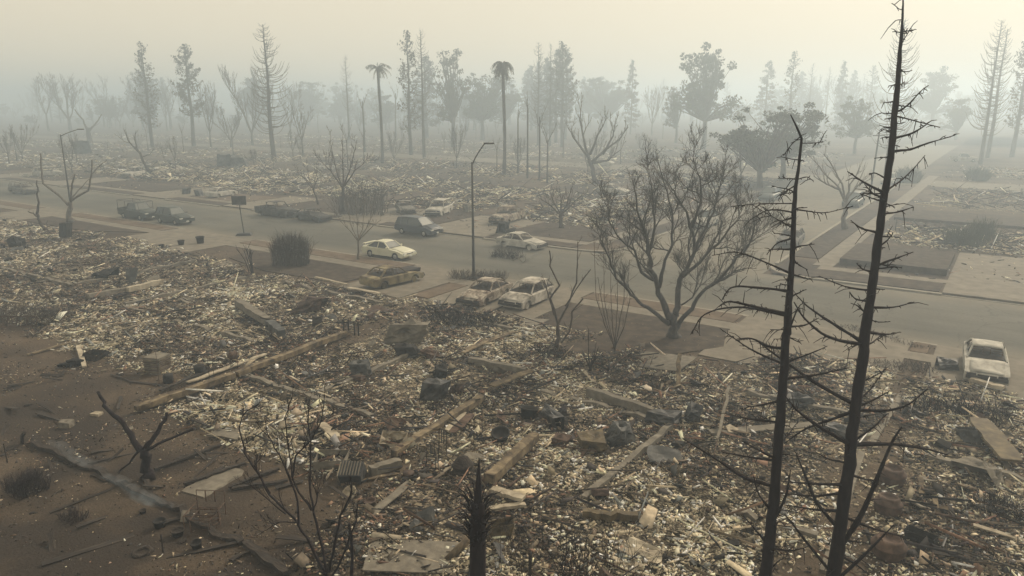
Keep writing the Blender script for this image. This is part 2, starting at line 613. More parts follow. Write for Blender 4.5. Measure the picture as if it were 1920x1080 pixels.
def kerb_line(y0, y1, x0, x1, gaps):
    xs = x0
    for a, b in sorted(gaps):
        if a > xs:
            slab('kerb', xs, a, y0, y1, 0.125, M_KERB, 0.15)
        slab('kerb_dip', a, b, y0, y1, 0.03, M_KERB, 0.06)
        xs = b
    slab('kerb', xs, x1, y0, y1, 0.125, M_KERB, 0.15)


kerb_line(44.22, 44.52, -400, 60, DRIVES_N)
kerb_line(56.98, 57.3, -400, -31.0, DRIVES_F)
kerb_line(56.98, 57.3, -12.0, 140, DRIVES_R)
for sx in (-28.2, -15.1):
    b = MB(); b.box((sx + 0.1, 105, 0.05), (0.3, 88, 0.16)); tag(b.build('kerb', M_KERB), kind='structure')
# rounded corners
for cx, cy, a0, sgn in ((-31.0, 60.2, -90, 1), (-12.0, 60.2, 180, 1)):
    b = MB()
    for k in range(8):
        a1, a2 = math.radians(a0 + k * 11.25), math.radians(a0 + (k + 1) * 11.25)
        R_, r_ = 3.2, 2.9
        q = [(cx + math.cos(a) * r, cy + math.sin(a) * r) for a, r in ((a1, r_), (a1, R_), (a2, R_), (a2, r_))]
        b.add([(x, y, 0.13) for x, y in q] + [(x, y, -0.02) for x, y in q],
              [(0, 1, 2, 3), (7, 6, 5, 4), (0, 4, 5, 1), (1, 5, 6, 2), (2, 6, 7, 3), (3, 7, 4, 0)])
    tag(b.build('kerb_corner', M_KERB), kind='structure')

zs = 0.165
slab('sidewalk', -260, 40, 40.9, 42.25, zs + 0.004, M_CONC, 0.1)
slab('sidewalk', -330, -31.5, 59.2, 60.6, zs, M_CONC, 0.1)
slab('sidewalk', -11.8, 90, 60.4, 61.7, zs, M_CONC, 0.1)
slab('sidewalk', -12.4, -10.9, 61.7, 150, zs, M_CONC, 0.1)
slab('sidewalk', -31.8, -30.3, 60.6, 110, zs, M_CONC, 0.1)
for i, (a, b_) in enumerate(DRIVES_N):
    slab('driveway', a, b_, 35.6, 44.2, zs + 0.012, M_CONC, 0.1)
for a, b_ in DRIVES_F:
    slab('driveway', a, b_, 57.3, 68.5, zs + 0.012, M_CONC, 0.1)
for a, b_ in DRIVES_R:
    slab('driveway', a, b_, 57.3, 74, zs + 0.012, M_CONC, 0.1)
slab('front_walk', -8.9, -3.5, 35.8, 44.2, zs + 0.008, M_CONC, 0.1)

# verges and burnt lawns
zl = 0.172
xs = -200
for a, b_ in sorted(DRIVES_N) + [(60, 60)]:
    if a - xs > 1:
        slab('verge', xs + 0.1, a - 0.3, 42.35, 44.15, zl, M_LAWN if int(a) % 2 else M_DIRT, 0.05)
    xs = b_
xs = -200
for a, b_ in sorted(DRIVES_F) + [(-31.5, -31.5)]:
    if a - xs > 1:
        slab('verge', xs + 0.2, a - 0.3, 57.4, 59.1, zl, M_LAWN, 0.05)
    xs = b_
slab('verge', -12, -3.2, 57.45, 60.3, zl, M_LAWN, 0.05)
slab('verge', -14.7, -12.5, 64.5, 98, zl, M_LAWN, 0.05)
poly_slab('lawn', [(-22.6, 40.8), (-22.4, 37.5), (-20.6, 33.4), (-17.4, 32.0), (-13.8, 34.2), (-11.6, 37.6), (-12.5, 40.8)], zl + 0.01, M_LAWN)
poly_slab('lawn', [(-54.8, 40.8), (-53.5, 37.6), (-47.0, 36.0), (-39.2, 36.4), (-38.7, 40.8)], zl + 0.01, M_LAWN)
poly_slab('lawn', [(-89.5, 40.8), (-88.5, 37.6), (-77, 37.9), (-70.8, 40.8)], zl + 0.01, M_LAWN)
poly_slab('lawn', [(-32.6, 40.8), (-32.6, 36.6), (-31.1, 36.6), (-31.1, 40.8)], zl + 0.01, M_DIRT)
poly_slab('lawn', [(-41.2, 60.7), (-32, 60.7), (-32, 66.5), (-36, 68.4), (-41.0, 68)], zl + 0.01, M_LAWN)
poly_slab('lawn', [(-55.2, 60.7), (-50.2, 60.7), (-50.2, 67), (-55.2, 67)], zl + 0.01, M_LAWN)
poly_slab('lawn', [(-75.8, 60.7), (-62.8, 60.7), (-62.8, 67), (-75.8, 68)], zl + 0.01, M_LAWN)
poly_slab('lawn', [(-93.5, 60.7), (-82.3, 60.7), (-82.3, 66.5), (-93.5, 66)], zl + 0.01, M_DIRT)
poly_slab('lawn', [(-121, 60.7), (-102.5, 60.7), (-102.5, 67), (-121, 66)], zl + 0.01, M_LAWN)
poly_slab('lawn', [(-142, 60.7), (-130.5, 60.7), (-130.5, 67), (-142, 66)], zl + 0.01, M_LAWN)
slab('lawn', -10.7, -3.2, 63.2, 71.3, 0.62, M_LAWN, 0.55)          # raised lawn at the corner
slab('lawn', -10.4, 30, 91.5, 99.5, 0.42, M_LAWN, 0.35)
slab('lawn', 4.2, 30, 62.0, 71.0, zl + 0.02, M_DIRT, 0.1)

# ------------------------------------------------------------------ rubble: far more pieces than anyone could count
M_SHARD = mat_col('rubble_pieces', 0.92, 0.3, 7.0)
PAL = np.array([(0.52, 0.46, 0.35), (0.41, 0.355, 0.265), (0.29, 0.245, 0.178), (0.165, 0.135, 0.10), (0.08, 0.066, 0.053),
                (0.034, 0.030, 0.029), (0.016, 0.015, 0.017), (0.62, 0.56, 0.44), (0.12, 0.075, 0.054), (0.10, 0.105, 0.105)])


def sample(n, x0, x1, y0, y1, dmin, dmax, keep):
    """random points in view whose rubble value passes keep"""
    out = []
    got = 0
    for _ in range(40):
        x = RNG.uniform(x0, x1, 60000); y = RNG.uniform(y0, y1, 60000)
        d = depth_of(x, y)
        ok = in_view(x, y) & (d >= dmin) & (d < dmax)
        x, y = x[ok], y[ok]
        r = rub(x, y)
        ok = RNG.random(len(x)) < keep(x, y, r)
        out.append(np.stack([x[ok], y[ok]], -1)); got += int(ok.sum())
        if got >= n:
            break
    return np.concatenate(out)[:n]


def shards(name, pts, lo, hi, thin, tilt, pal_w, lift=0.0, long=1.0, yaw_bias=None, zone=True, tri=False):
    n = len(pts)
    sz = lo * (hi / lo) ** (RNG.random(n) ** 1.7)
    sx = sz * long * RNG.uniform(0.8, 1.5, n); sy = sz * RNG.uniform(0.22, 0.85, n) * (0.25 if long > 3 else 1)
    th = thin * RNG.uniform(0.5, 1.6, n) * np.minimum(1, sz / lo * 0.7)
    base = np.array([(-1, -1, -1), (1, -1, -1), (1, 1, -1), (-1, 1, -1), (-1, -1, 1), (1, -1, 1), (1, 1, 1), (-1, 1, 1)], float) * 0.5
    V = np.repeat(base[None], n, 0)
    V[:, :, :2] += RNG.uniform(-0.32, 0.32, (n, 4, 2))[:, [0, 1, 2, 3, 0, 1, 2, 3]]
    V *= np.stack([sx, sy, th], -1)[:, None, :]
    # a curl along the piece, as in roof tile and sheet
    V[:, :, 2] += (RNG.uniform(-0.5, 0.9, n) * sy * 0.35)[:, None] * (np.abs(base[None, :, 1]) * 2 * np.sign(base[None, :, 0])) * RNG.choice([0, 1], n)[:, None]
    yaw = RNG.uniform(0, 2 * math.pi, n)
    if yaw_bias is not None:
        yaw = np.where(RNG.random(n) < 0.6, RNG.choice([0, math.pi / 2], n) + RNG.normal(0, 0.25, n), yaw)
    p1 = np.abs(RNG.normal(0, tilt, n)).clip(0, 1.5) * RNG.choice([-1, 1], n); p2 = RNG.normal(0, tilt * 0.7, n)
    cy, sy_ = np.cos(yaw), np.sin(yaw); c1, s1 = np.cos(p1), np.sin(p1); c2, s2 = np.cos(p2), np.sin(p2)
    x, y, z = V[..., 0], V[..., 1], V[..., 2]
    y, z = y * c2[:, None] - z * s2[:, None], y * s2[:, None] + z * c2[:, None]
    x, z = x * c1[:, None] + z * s1[:, None], -x * s1[:, None] + z * c1[:, None]
    x, y = x * cy[:, None] - y * sy_[:, None], x * sy_[:, None] + y * cy[:, None]
    hz = height(pts[:, 0], pts[:, 1])
    up = np.maximum(0, -z.min(1)) * RNG.uniform(0.45, 1.0, n) + RNG.uniform(0, 1, n) * lift
    W = np.stack([x + pts[:, 0:1], y + pts[:, 1:2], z + (hz + up)[:, None]], -1).reshape(-1, 3)
    if tri:      # three-cornered flakes for the smaller and farther pieces
        F = np.array([(4, 5, 6), (0, 1, 5), (0, 5, 4), (1, 2, 6), (1, 6, 5), (2, 0, 4), (2, 4, 6)])
        Q = (F[None] + (np.arange(n) * 8)[:, None, None]).reshape(-1, 3)
    else:
        F = np.array([(4, 5, 6, 7), (0, 1, 5, 4), (1, 2, 6, 5), (2, 3, 7, 6), (3, 0, 4, 7)])
        Q = (F[None] + (np.arange(n) * 8)[:, None, None]).reshape(-1, 4)
    pw = np.array(pal_w, float); pw /= pw.sum()
    idx = RNG.choice(len(PAL), n, p=pw)
    c = PAL[idx] * RNG.uniform(0.7, 1.3, (n, 1)) * RNG.normal(1, 0.022, (n, 3))
    if zone:   # charred heaps and pale heaps of their own
        zn = fbm(pts[:, 0] * 0.33, pts[:, 1] * 0.33, 90, 3)
        burnt = RNG.random(n) < smooth(0.50, 0.66, zn) * 0.8
        c[burnt] = PAL[RNG.choice([4, 5, 5, 6, 8], int(burnt.sum()))] * RNG.uniform(0.7, 1.4, (int(burnt.sum()), 1))
        pale = RNG.random(n) < smooth(0.50, 0.36, zn) * 0.55
        c[pale] = PAL[RNG.choice([0, 1, 1, 2, 7], int(pale.sum()))] * RNG.uniform(0.8, 1.15, (int(pale.sum()), 1))
    zc = vnoise(pts[:, 0] * 2.1, pts[:, 1] * 2.1, 203) * 0.6 + vnoise(pts[:, 0] * 4.6, pts[:, 1] * 4.6, 207) * 0.4   # small patches of tone painted in as dark gaps between pieces
    c = c * (0.42 + 1.25 * smooth(0.28, 0.58, zc))[:, None]
    C = np.repeat(c.clip(0.008, 0.62), 8, 0)
    o = np_mesh(name, W, Q, M_SHARD, C)
    return o


WT = [4.0, 4.4, 4.0, 3.0, 2.3, 1.9, 1.5, 1.2, 0.35, 0.6]
WD = [0.4, 0.8, 1.2, 1.6, 3, 4, 4, 0.2, 1.2, 0.8]
k1 = lambda x, y, r: r * (0.22 + 0.78 * smooth(0.28, 0.58, fbm(x * 0.55, y * 0.55, 44, 3)))
LOTS = [('house_rubble', 'pale tile and plaster rubble of the burnt house between the two timber rails', -30, -18, 8, 40),
        ('house_rubble', 'pale broken tile rubble covering the plot in the right foreground', -18, -2.7, 8, 42),
        ('house_rubble', 'rubble of the burnt plot below the white car at the right edge', -2.7, 30, 8, 42),
        ('house_rubble', 'grey brown rubble of the burnt plot left of the long timber rail', -50, -30, 8, 42),
        ('house_rubble', 'dark rubble of the burnt plots at the left edge below the pollarded tree', -175, -50, 8, 42)]
DENS = [(15, 30, 138, 0.026, 0.15), (30, 44, 80, 0.034, 0.18), (44, 64, 36, 0.05, 0.25), (64, 100, 14, 0.08, 0.36), (100, 220, 4, 0.15, 0.6)]
for nm, lab, x0, x1, y0, y1 in LOTS:
    allp = []
    for (d0, d1, dens, lo, hi) in DENS:
        xx = RNG.uniform(x0, x1, 4000); yy = RNG.uniform(y0, y1, 4000)
        dd = depth_of(xx, yy)
        frac = float(np.mean(in_view(xx, yy) & (dd >= d0) & (dd < d1)))
        if frac <= 0:
            continue
        n = int(dens * frac * (x1 - x0) * (y1 - y0))
        allp.append((sample(n, x0, x1, y0, y1, d0, d1, k1), lo, hi))
    obs = []
    for pts, lo, hi in allp:
        if len(pts) < 5:
            continue
        wt = [a * 0.5 + b * 0.5 for a, b in zip(WT, WD)] if x1 <= -50 else WT
        obs.append(shards('tmp', pts, lo * (1.2 if lo > 0.03 else 1), hi * (1.2 if lo > 0.03 else 1), 0.024, 0.24, wt, 0.02, tri=lo > 0.03))
        m = min(len(pts), int(50 + len(pts) * 0.014))
        obs.append(shards('tmp', pts[:m] + RNG.normal(0, 0.4, (m, 2)), 0.12, 0.46, 0.02, 0.42, [1.4, 2, 2, 2, 3, 3, 3, 0.6, 1.6, 2.4], 0.06, zone=False))
        m = int(40 + len(pts) * 0.007)
        obs.append(shards('tmp', pts[-m:] + RNG.normal(0, 0.4, (min(m, len(pts)), 2)), 0.08, 0.24, 0.05, 0.2, [0.5, 0.8, 1.2, 1.8, 3, 4, 4, 0.1, 1.2, 0.8], 0.10, long=6.0, yaw_bias=True))
        m = len(pts) // 13
        obs.append(shards('tmp', pts[:m] + RNG.normal(0, 0.3, (m, 2)), lo * 0.6, hi * 0.36, 0.04, 0.25, WD, 0.08, long=4.5, yaw_bias=True))
    for o in obs[1:]:
        pass
    with bpy.context.temp_override(active_object=obs[0], selected_editable_objects=obs, selected_objects=obs, object=obs[0]):
        bpy.ops.object.join()
    obs[0].name = nm
    tag(obs[0], lab, 'rubble', kind='stuff')

# thin scatter over the bare yards and beside the rubble
k2 = lambda x, y, r: (1 - r) * (y < 44.2) * np.where(y > 39, 0.25, 1.0) * (0.12 + 0.9 * smooth(0.45, 0.7, fbm(x * 0.4, y * 0.4, 15, 3)))
pts = sample(13000, -60, 12, 8, 44.2, 15, 64, k2)
o = shards('yard_litter', pts, 0.022, 0.13, 0.02, 0.3, [0.3, 0.6, 1.2, 2.5, 4, 4, 3, 0.12, 0.8, 0.6], 0.0, zone=False, tri=True)
tag(o, 'fine ash and tile litter strewn over the bare yards', 'litter', kind='stuff')
# rubble of the far blocks
k3 = lambda x, y, r: (1 - r) * (y > 61) * ((x < -31) | (x > -10.8)) * (0.1 + 0.9 * smooth(0.42, 0.62, fbm(x * 0.13, y * 0.2, 52, 4)))
o = shards('far_litter', sample(10000, -200, 60, 61, 180, 50, 240, k3), 0.1, 0.5, 0.04, 0.3, WD, 0.05, tri=True)
tag(o, 'charred litter over the bare ground of the far blocks', 'litter', kind='stuff')
kf = lambda x, y, r: r * (0.3 + 0.7 * fbm(x * 0.3, y * 0.3, 14, 2))
a_ = [shards('tmp', sample(24000, -150, 60, 57.4, 100, 50, 140, kf), 0.1, 0.58, 0.04, 0.25, WT, 0.06, tri=True),
      shards('tmp', sample(15000, -330, 90, 57.4, 210, 100, 300, kf), 0.24, 1.05, 0.07, 0.25, WT, 0.1, tri=True),
      shards('tmp', sample(5000, -150, 60, 57.4, 130, 50, 170, kf), 0.12, 0.4, 0.07, 0.3, WD, 0.2, long=6.0, yaw_bias=True)]
with bpy.context.temp_override(active_object=a_[0], selected_editable_objects=a_, selected_objects=a_, object=a_[0]):
    bpy.ops.object.join()
a_[0].name = 'far_rubble'
tag(a_[0], 'rubble of the burnt blocks across the street fading into the smoke', 'rubble', kind='stuff')

# ------------------------------------------------------------------ vehicles
M_TYRE = mat('tyre_rubber', [(0.018, 0.018, 0.018), (0.03, 0.029, 0.028)], 6, 0.9)
M_RIM = mat('dull_alloy', [(0.30, 0.30, 0.29), (0.45, 0.44, 0.42)], 8, 0.5, 0.6)
M_GLASS = mat('dusty_glass', [(0.035, 0.045, 0.048), (0.075, 0.085, 0.085)], 3, 0.22, 0, spec=0.5)
M_SHIELD = mat('ash_dusted_windscreen', [(0.07, 0.078, 0.076), (0.13, 0.138, 0.13)], 2.5, 0.5, spec=0.5)
M_LAMP = mat('lamp_glass', [(0.45, 0.45, 0.42), (0.6, 0.6, 0.55)], 5, 0.25, spec=0.5)
M_RED = mat('tail_lamp', [(0.16, 0.02, 0.02)], 5, 0.3, spec=0.5)
M_BLACKP = mat('black_plastic', [(0.02, 0.02, 0.022), (0.035, 0.034, 0.035)], 5, 0.6)
M_CHAR = mat('charred_inside', [(0.012, 0.011, 0.012), (0.03, 0.026, 0.025), (0.06, 0.05, 0.045)], 5, 0.95)
M_PLATE = mat('number_plate', [(0.55, 0.55, 0.52), (0.65, 0.65, 0.6)], 5, 0.6)
PAINT = {
    'cream': mat('cream_car_paint', [(0.45, 0.44, 0.33), (0.53, 0.52, 0.40), (0.58, 0.57, 0.45)], 1.2, 0.45, 0.0, spec=0.5),
    'navy': mat('dark_blue_car_paint', [(0.030, 0.036, 0.048), (0.048, 0.055, 0.068)], 1.5, 0.4, spec=0.5),
    'green': mat('dark_green_car_paint', [(0.022, 0.032, 0.031), (0.045, 0.055, 0.050)], 1.5, 0.5, spec=0.5),
    'ashwhite': mat('heat_bleached_steel', [(0.05, 0.042, 0.036), (0.22, 0.20, 0.17), (0.42, 0.39, 0.345), (0.52, 0.49, 0.44)], 1.7, 0.85, dist=0.6, detail=9),
    'rustwhite': mat('rust_and_ash_steel', [(0.028, 0.022, 0.020), (0.13, 0.098, 0.075), (0.33, 0.295, 0.245), (0.47, 0.44, 0.38)], 2.0, 0.88, dist=1.0, detail=9),
    'yellow': mat('scorched_yellow_paint', [(0.03, 0.024, 0.02), (0.085, 0.064, 0.04), (0.22, 0.182, 0.10), (0.27, 0.25, 0.20)], 0.9, 0.8, dist=0.3, detail=9),
    'grey': mat('scorched_grey_steel', [(0.045, 0.043, 0.042), (0.13, 0.125, 0.115), (0.25, 0.235, 0.21)], 2.2, 0.88, dist=0.8, detail=9),
    'dark': mat('soot_black_steel', [(0.018, 0.018, 0.019), (0.05, 0.05, 0.048), (0.14, 0.13, 0.12)], 2.4, 0.9, dist=0.8, detail=9),
    'silver': mat('pale_ash_steel', [(0.18, 0.17, 0.15), (0.36, 0.345, 0.31), (0.5, 0.48, 0.43)], 1.8, 0.8, dist=0.5, detail=9),
}

# x runs forward. top = hull line from bonnet to boot, cab = (screen foot, roof front, roof back, rear screen foot)
BODY = {
    'sedan': dict(L=4.6, W=1.78, H=1.40, belt=0.93, bon=0.74, nose=0.60, boot=0.96, cab=(0.78, 0.12, -1.05, -1.72), rear=0.90),
    'hatch': dict(L=4.4, W=1.80, H=1.50, belt=0.98, bon=0.80, nose=0.64, boot=1.00, cab=(0.95, 0.25, -1.55, -2.02), rear=0.95),
    'suv': dict(L=4.6, W=1.88, H=1.74, belt=1.06, bon=0.92, nose=0.76, boot=1.08, cab=(0.90, 0.30, -1.85, -2.15), rear=1.05),
    'van': dict(L=4.85, W=1.92, H=1.72, belt=1.05, bon=0.92, nose=0.72, boot=1.05, cab=(1.35, 0.55, -2.0, -2.28), rear=1.05),
    'pickup': dict(L=5.5, W=1.92, H=1.80, belt=1.10, bon=1.00, nose=0.84, boot=0.72, cab=(1.05, 0.55, -0.75, -0.98), rear=0.72),
}


def car(name, label, cat, group, pos, head, kind, paint, burnt, detail=True, rack=False, bonnet=True, boot_open=False):
    B = BODY[kind]; L, W, Hh = B['L'], B['W'], B['H']
    m = PAINT[paint]
    sink = 0.10 if burnt else 0.0
    e = empty(name, (pos[0], pos[1], pos[2] - sink), head, label, cat, group)
    xf, xr, ra = L * 0.305, -L * 0.29, 0.37
    zs_ = 0.24 if kind in ('sedan', 'hatch') else 0.32
    c0, c1, c2, c3 = B['cab']
    bt = B['belt']
    arch = lambda cx: [(cx + ra * math.cos(a), 0.31 + ra * math.sin(a)) for a in [math.radians(d) for d in (180, 150, 120, 90, 60, 30, 0)]]
    line = [(-L / 2 + 0.06, zs_ + 0.1)] + [(x, max(z, zs_)) for x, z in arch(xr)] + [(x, max(z, zs_)) for x, z in arch(xf)]
    line += [(L / 2 - 0.08, zs_ + 0.02), (L / 2 - 0.01, zs_ + 0.16), (L / 2, B['nose'] - 0.08), (L / 2 - 0.10, B['nose'] + 0.04),
             (L / 2 - 0.45, B['bon']), ((c0 + L / 2) / 2 - .1, (B['bon'] + bt) / 2 + 0.025), (c0, bt)]
    if kind == 'pickup':
        line += [(c3, bt), (c3 - 0.03, B['boot']), (-L / 2 + 0.02, B['boot']), (-L / 2, 0.55)]
    else:
        line += [(0.0, bt - 0.02), (c3, bt + 0.03), (-L / 2 + 0.12, B['rear'] + 0.02), (-L / 2 + 0.02, B['rear'] - 0.14), (-L / 2, 0.55)]
    rings = []
    for fy, kx, kz in ((-1, 0.965, 0.90), (-0.965, 0.985, 0.965), (-0.80, 0.997, 1.0), (0, 1.0, 1.012), (0.80, 0.997, 1.0), (0.965, 0.985, 0.965), (1, 0.965, 0.90)):
        rg = []
        for i, (x, z) in enumerate(line):
            zz = z if z < 0.72 else 0.72 + (z - 0.72) * (kz if kz >= 1 else kz - 0.25)
            rg.append((x * kx if abs(x) > L * 0.42 else x, fy * W / 2, zz))
        rings.append(rg)
    b = MB(); b.loft(rings)
    body = b.build('body', m, e, True)
    body.data.shade_smooth()
    try:
        body.data.set_sharp_from_angle(angle=math.radians(32))
    except Exception:
        pass
    # cabin deck, pillars, roof
    wb, wr = W / 2 * 0.90, W / 2 * 0.70
    zr = Hh - 0.05
    d = MB(); d.box(((c0 + c3) / 2, 0, bt + 0.022), (c0 - c3 - 0.1, 2 * wb - 0.06, 0.03)); d.build('dashboard_deck', M_CHAR if burnt else M_BLACKP, e)
    def pt(x, s, top):
        return (x, s * (wr if top else wb), zr if top else bt - 0.03)
    r = MB()
    def roof(u, v):
        x = c1 + (c2 - c1) * u; y = (v - 0.5) * 2
        z = zr + 0.06 * (1 - (2 * u - 1) ** 2) + 0.03 * (1 - y * y) - (0.03 if burnt and 0.3 < u < 0.7 else 0) * (1 - y * y)
        return (x, y * wr * 1.03, z)
    r.sheet(lambda u, v: roof(1 - u, v), 6, 6, 0.035)
    r.build('roof', m, e, True)
    mid = (c1 + c2) / 2 if kind != 'pickup' else None
    pw = 0.085 if not burnt else 0.075
    for s in (-1, 1):
        q = MB(); q.bar(pt(c0 - 0.03, s, 0), pt(c1, s, 1), pw, pw); q.build('pillar', m, e)
        q = MB(); q.bar(pt(c3 + 0.03, s, 0), pt(c2, s, 1), pw * 1.6, pw); q.build('pillar', m, e)
        xm = (c1 + c2) / 2 + 0.05
        if kind != 'pickup':
            q = MB(); q.bar(pt(xm - 0.12, s, 0), pt(xm - 0.05, s, 1), pw, pw * .8); q.build('pillar', m, e)
        if kind in ('suv', 'van', 'hatch'):
            q = MB(); q.bar(pt(c2 + 0.42, s, 0), pt(c2 + 0.4, s, 1), pw, pw * .8); q.build('pillar', m, e)
    if not burnt:
        def pane(nm, a, b_, c_, d_, mm):
            a, b_, c_, d_ = map(Vector, (a, b_, c_, d_))
            q = MB(); q.sheet(lambda u, v: (a * (1 - u) + b_ * u) * (1 - v) + (d_ * (1 - u) + c_ * u) * v, 1, 1, 0.008)
            return q.build(nm, mm, e)
        k = 0.985
        pane('windscreen', pt(c0 - 0.02, -k, 0), pt(c0 - 0.02, k, 0), pt(c1 + .02, k, 1), pt(c1 + .02, -k, 1), M_SHIELD)
        pane('rear_window', pt(c3 + 0.02, k, 0), pt(c3 + 0.02, -k, 0), pt(c2, -k, 1), pt(c2, k, 1), M_GLASS)
        xm = (c1 + c2) / 2
        for s in (-1, 1):
            if kind == 'pickup':
                pane('side_window', pt(c0 - .1, s * k, 0), pt(c3 + .1, s * k, 0), pt(c2, s * k, 1), pt(c1, s * k, 1), M_GLASS)
            else:
                pane('side_window', pt(c0 - .1, s * k, 0), pt(xm, s * k, 0), pt(xm, s * k, 1), pt(c1, s * k, 1), M_GLASS)
                pane('side_window', pt(xm, s * k, 0), pt(c3 + .1, s * k, 0), pt(c2, s * k, 1), pt(xm, s * k, 1), M_GLASS)
    elif detail:
        for sx_, sy_ in ((0.0, -0.4), (0.0, 0.4), (-0.95, 0.0)):
            if kind == 'pickup' and sx_ < -0.5:
                continue
            q = MB(); w_ = 0.5 if sy_ else 1.2
            q.tube([(sx_, sy_ - w_ / 2, bt), (sx_ - 0.12, sy_ - w_ / 2, bt + 0.3), (sx_ - 0.12, sy_ + w_ / 2, bt + 0.3), (sx_, sy_ + w_ / 2, bt)], 0.02, 4)
            for jj in (0.1, 0.2):
                q.bar((sx_ - 0.05, sy_ - w_ / 2, bt + jj), (sx_ - 0.05, sy_ + w_ / 2, bt + jj), 0.015)
            q.build('seat_frame', MATS['rusty_wire'] if 'rusty_wire' in MATS else M_CHAR, e)
    # wheels
    for x in (xf, xr):
        for s in (-1, 1):
            w = MB(); rr = 0.32 if not burnt else 0.22
            y0 = s * (W / 2 - 0.20)
            R = Matrix.Rotation(math.pi / 2, 3, 'X')
            zc = rr + (sink if burnt else 0)
            if burnt:
                w.lathe([(0.0, -0.08), (0.12, -0.085), (0.17, -0.1), (0.215, -0.1), (0.22, 0.1), (0.17, 0.1), (0.12, 0.06), (0.0, 0.05)], 12, (x, y0, zc), R)
                w.build('wheel_rim', m if paint != 'cream' else M_RIM, e)
            else:
                w.lathe([(0.19, -0.1), (0.29, -0.105), (0.32, -0.07), (0.32, 0.07), (0.29, 0.105), (0.19, 0.1)], 16, (x, s * (W / 2 - 0.105), zc), R)
                wo = w.build('wheel', M_TYRE, e, True)
                w = MB()
                w.lathe([(0.0, -0.085), (0.05, -0.09), (0.09, -0.06), (0.19, -0.085), (0.2, -0.05), (0.2, 0.05), (0.19, 0.085), (0.09, 0.06), (0.05, 0.09), (0.0, 0.085)], 12, (x, s * (W / 2 - 0.1), zc), R)
                w.build('rim', M_RIM, wo, True)
    # doors, bonnet, bumpers, lamps
    if detail:
        yd = W / 2 + 0.006
        xm = (c1 + c2) / 2 - 0.1
        spans = [(xf - ra - 0.04, xm + 0.02), (xm - 0.02, xr + ra * 0.75)] if kind != 'pickup' else [(xf - ra - 0.04, c3 + 0.05)]
        for (a, b_) in spans:
            for s in (-1, 1):
                q = MB(); top = 0.72 + (bt - 0.72) * 0.62
                q.add([(a, s * yd, zs_ + 0.06), (a, s * yd, top), (b_, s * yd, top), (b_, s * yd, zs_ + 0.06),
                       (a, s * (yd - 0.03), zs_ + 0.06), (a, s * (yd - 0.03), top), (b_, s * (yd - 0.03), top), (b_, s * (yd - 0.03), zs_ + 0.06)],
                      [(0, 1, 2, 3), (7, 6, 5, 4), (0, 4, 5, 1), (1, 5, 6, 2), (2, 6, 7, 3), (3, 7, 4, 0)])
                do = q.build('door', m, e)
                if not burnt:
                    q = MB(); q.box((b_ + 0.18, s * (yd + 0.012), top - 0.08), (0.16, 0.03, 0.03)); q.build('handle', M_BLACKP if paint != 'cream' else m, do)
        if bonnet:
            q = MB(); hw = W / 2 * 0.80
            zb = lambda x: np.interp(x, [c0, (c0 + L / 2) / 2 - .1, L / 2 - 0.45, L / 2 - 0.12], [bt, (B['bon'] + bt) / 2 + 0.025, B['bon'], B['nose'] + 0.05])
            q.sheet(lambda u, v: (L / 2 - 0.13 + (c0 + 0.1 - L / 2 + 0.13) * u, (v - 0.5) * 2 * hw * (0.93 + .07 * u),
                                  float(zb(L / 2 - 0.13 + (c0 + 0.1 - L / 2 + 0.13) * u)) + 0.022 - 0.02 * (2 * v - 1) ** 4
                                  + (0.03 * math.sin(5 * u + 3 * v) if burnt else 0)), 6, 6, 0.02)
            q.build('bonnet', m, e, True)
        else:
            q = MB(); q.box(((L / 2 + c0) / 2 - .1, 0, bt - 0.05), (L / 2 - c0 - 0.2, W * 0.72, 0.22), jit=0.06); q.build('engine', M_CHAR, e)
        q = MB(); q.box((L / 2 - 0.01, 0, 0.47), (0.14, W * 0.93, 0.15)); q.build('bumper', m if not burnt else M_CHAR, e)
        q = MB(); q.box((L / 2 - 0.005, 0, B['nose'] - 0.03), (0.07, W * 0.42, 0.09)); q.build('grille', M_CHAR if burnt else M_BLACKP, e)
        for s in (-1, 1):
            q = MB(); q.box((L / 2 - 0.07, s * W * 0.35, B['nose'] - 0.02), (0.16, 0.36, 0.11), rz=-s * 0.18); q.build('headlight', M_CHAR if burnt else M_LAMP, e)
            if not boot_open:
                q = MB(); q.box((-L / 2 + 0.05, s * W * 0.38, 0.76 if kind != 'pickup' else 0.8), (0.1, 0.28, 0.12)); q.build('tail_light', M_CHAR if burnt else M_RED, e)
            if not burnt:
                q = MB(); q.box((c0 - 0.18, s * (W / 2 + 0.08), bt + 0.08), (0.08, 0.16, 0.11)); q.build('mirror', m, e)
        if not burnt:
            q = MB(); q.box((L / 2 + 0.065, 0, 0.42), (0.015, 0.32, 0.13)); q.build('number_plate', M_PLATE, e)
    if kind == 'pickup':
        x0, x1 = -L / 2 + 0.04, c3 - 0.08
        for s in (-1, 1):
            q = MB(); q.box(((x0 + x1) / 2, s * (W / 2 - 0.05), 0.93), (x1 - x0, 0.07, 0.42)); q.build('bed_side', m, e)
        q = MB(); q.box((x0 + 0.02, 0, 0.93), (0.06, W - 0.18, 0.40)); q.build('tailgate', m, e)
        q = MB(); q.box((x1 - 0.03, 0, 0.93), (0.06, W - 0.18, 0.40)); q.build('bed_front', m, e)
        if rack:
            q = MB()
            for s in (-1, 1):
                y = s * (W / 2 - 0.06)
                q.tube([(x0 + 0.1, y, 1.1), (x0 + 0.1, y, 1.98), (c1 + 0.9, y, 1.98)], 0.028, 5)
                q.tube([(x1, y, 1.1), (x1, y, 1.98)], 0.028, 5)
                q.tube([(c1 + 0.9, y, 1.98), (c0 + 0.5, y * .9, 1.05)], 0.025, 5)
            for xx in (x0 + 0.1, x1, c1 + 0.9):
                q.tube([(xx, -(W / 2 - 0.06), 1.98), (xx, W / 2 - 0.06, 1.98)], 0.028, 5)
            q.build('ladder_rack', M_BLACKP, e)
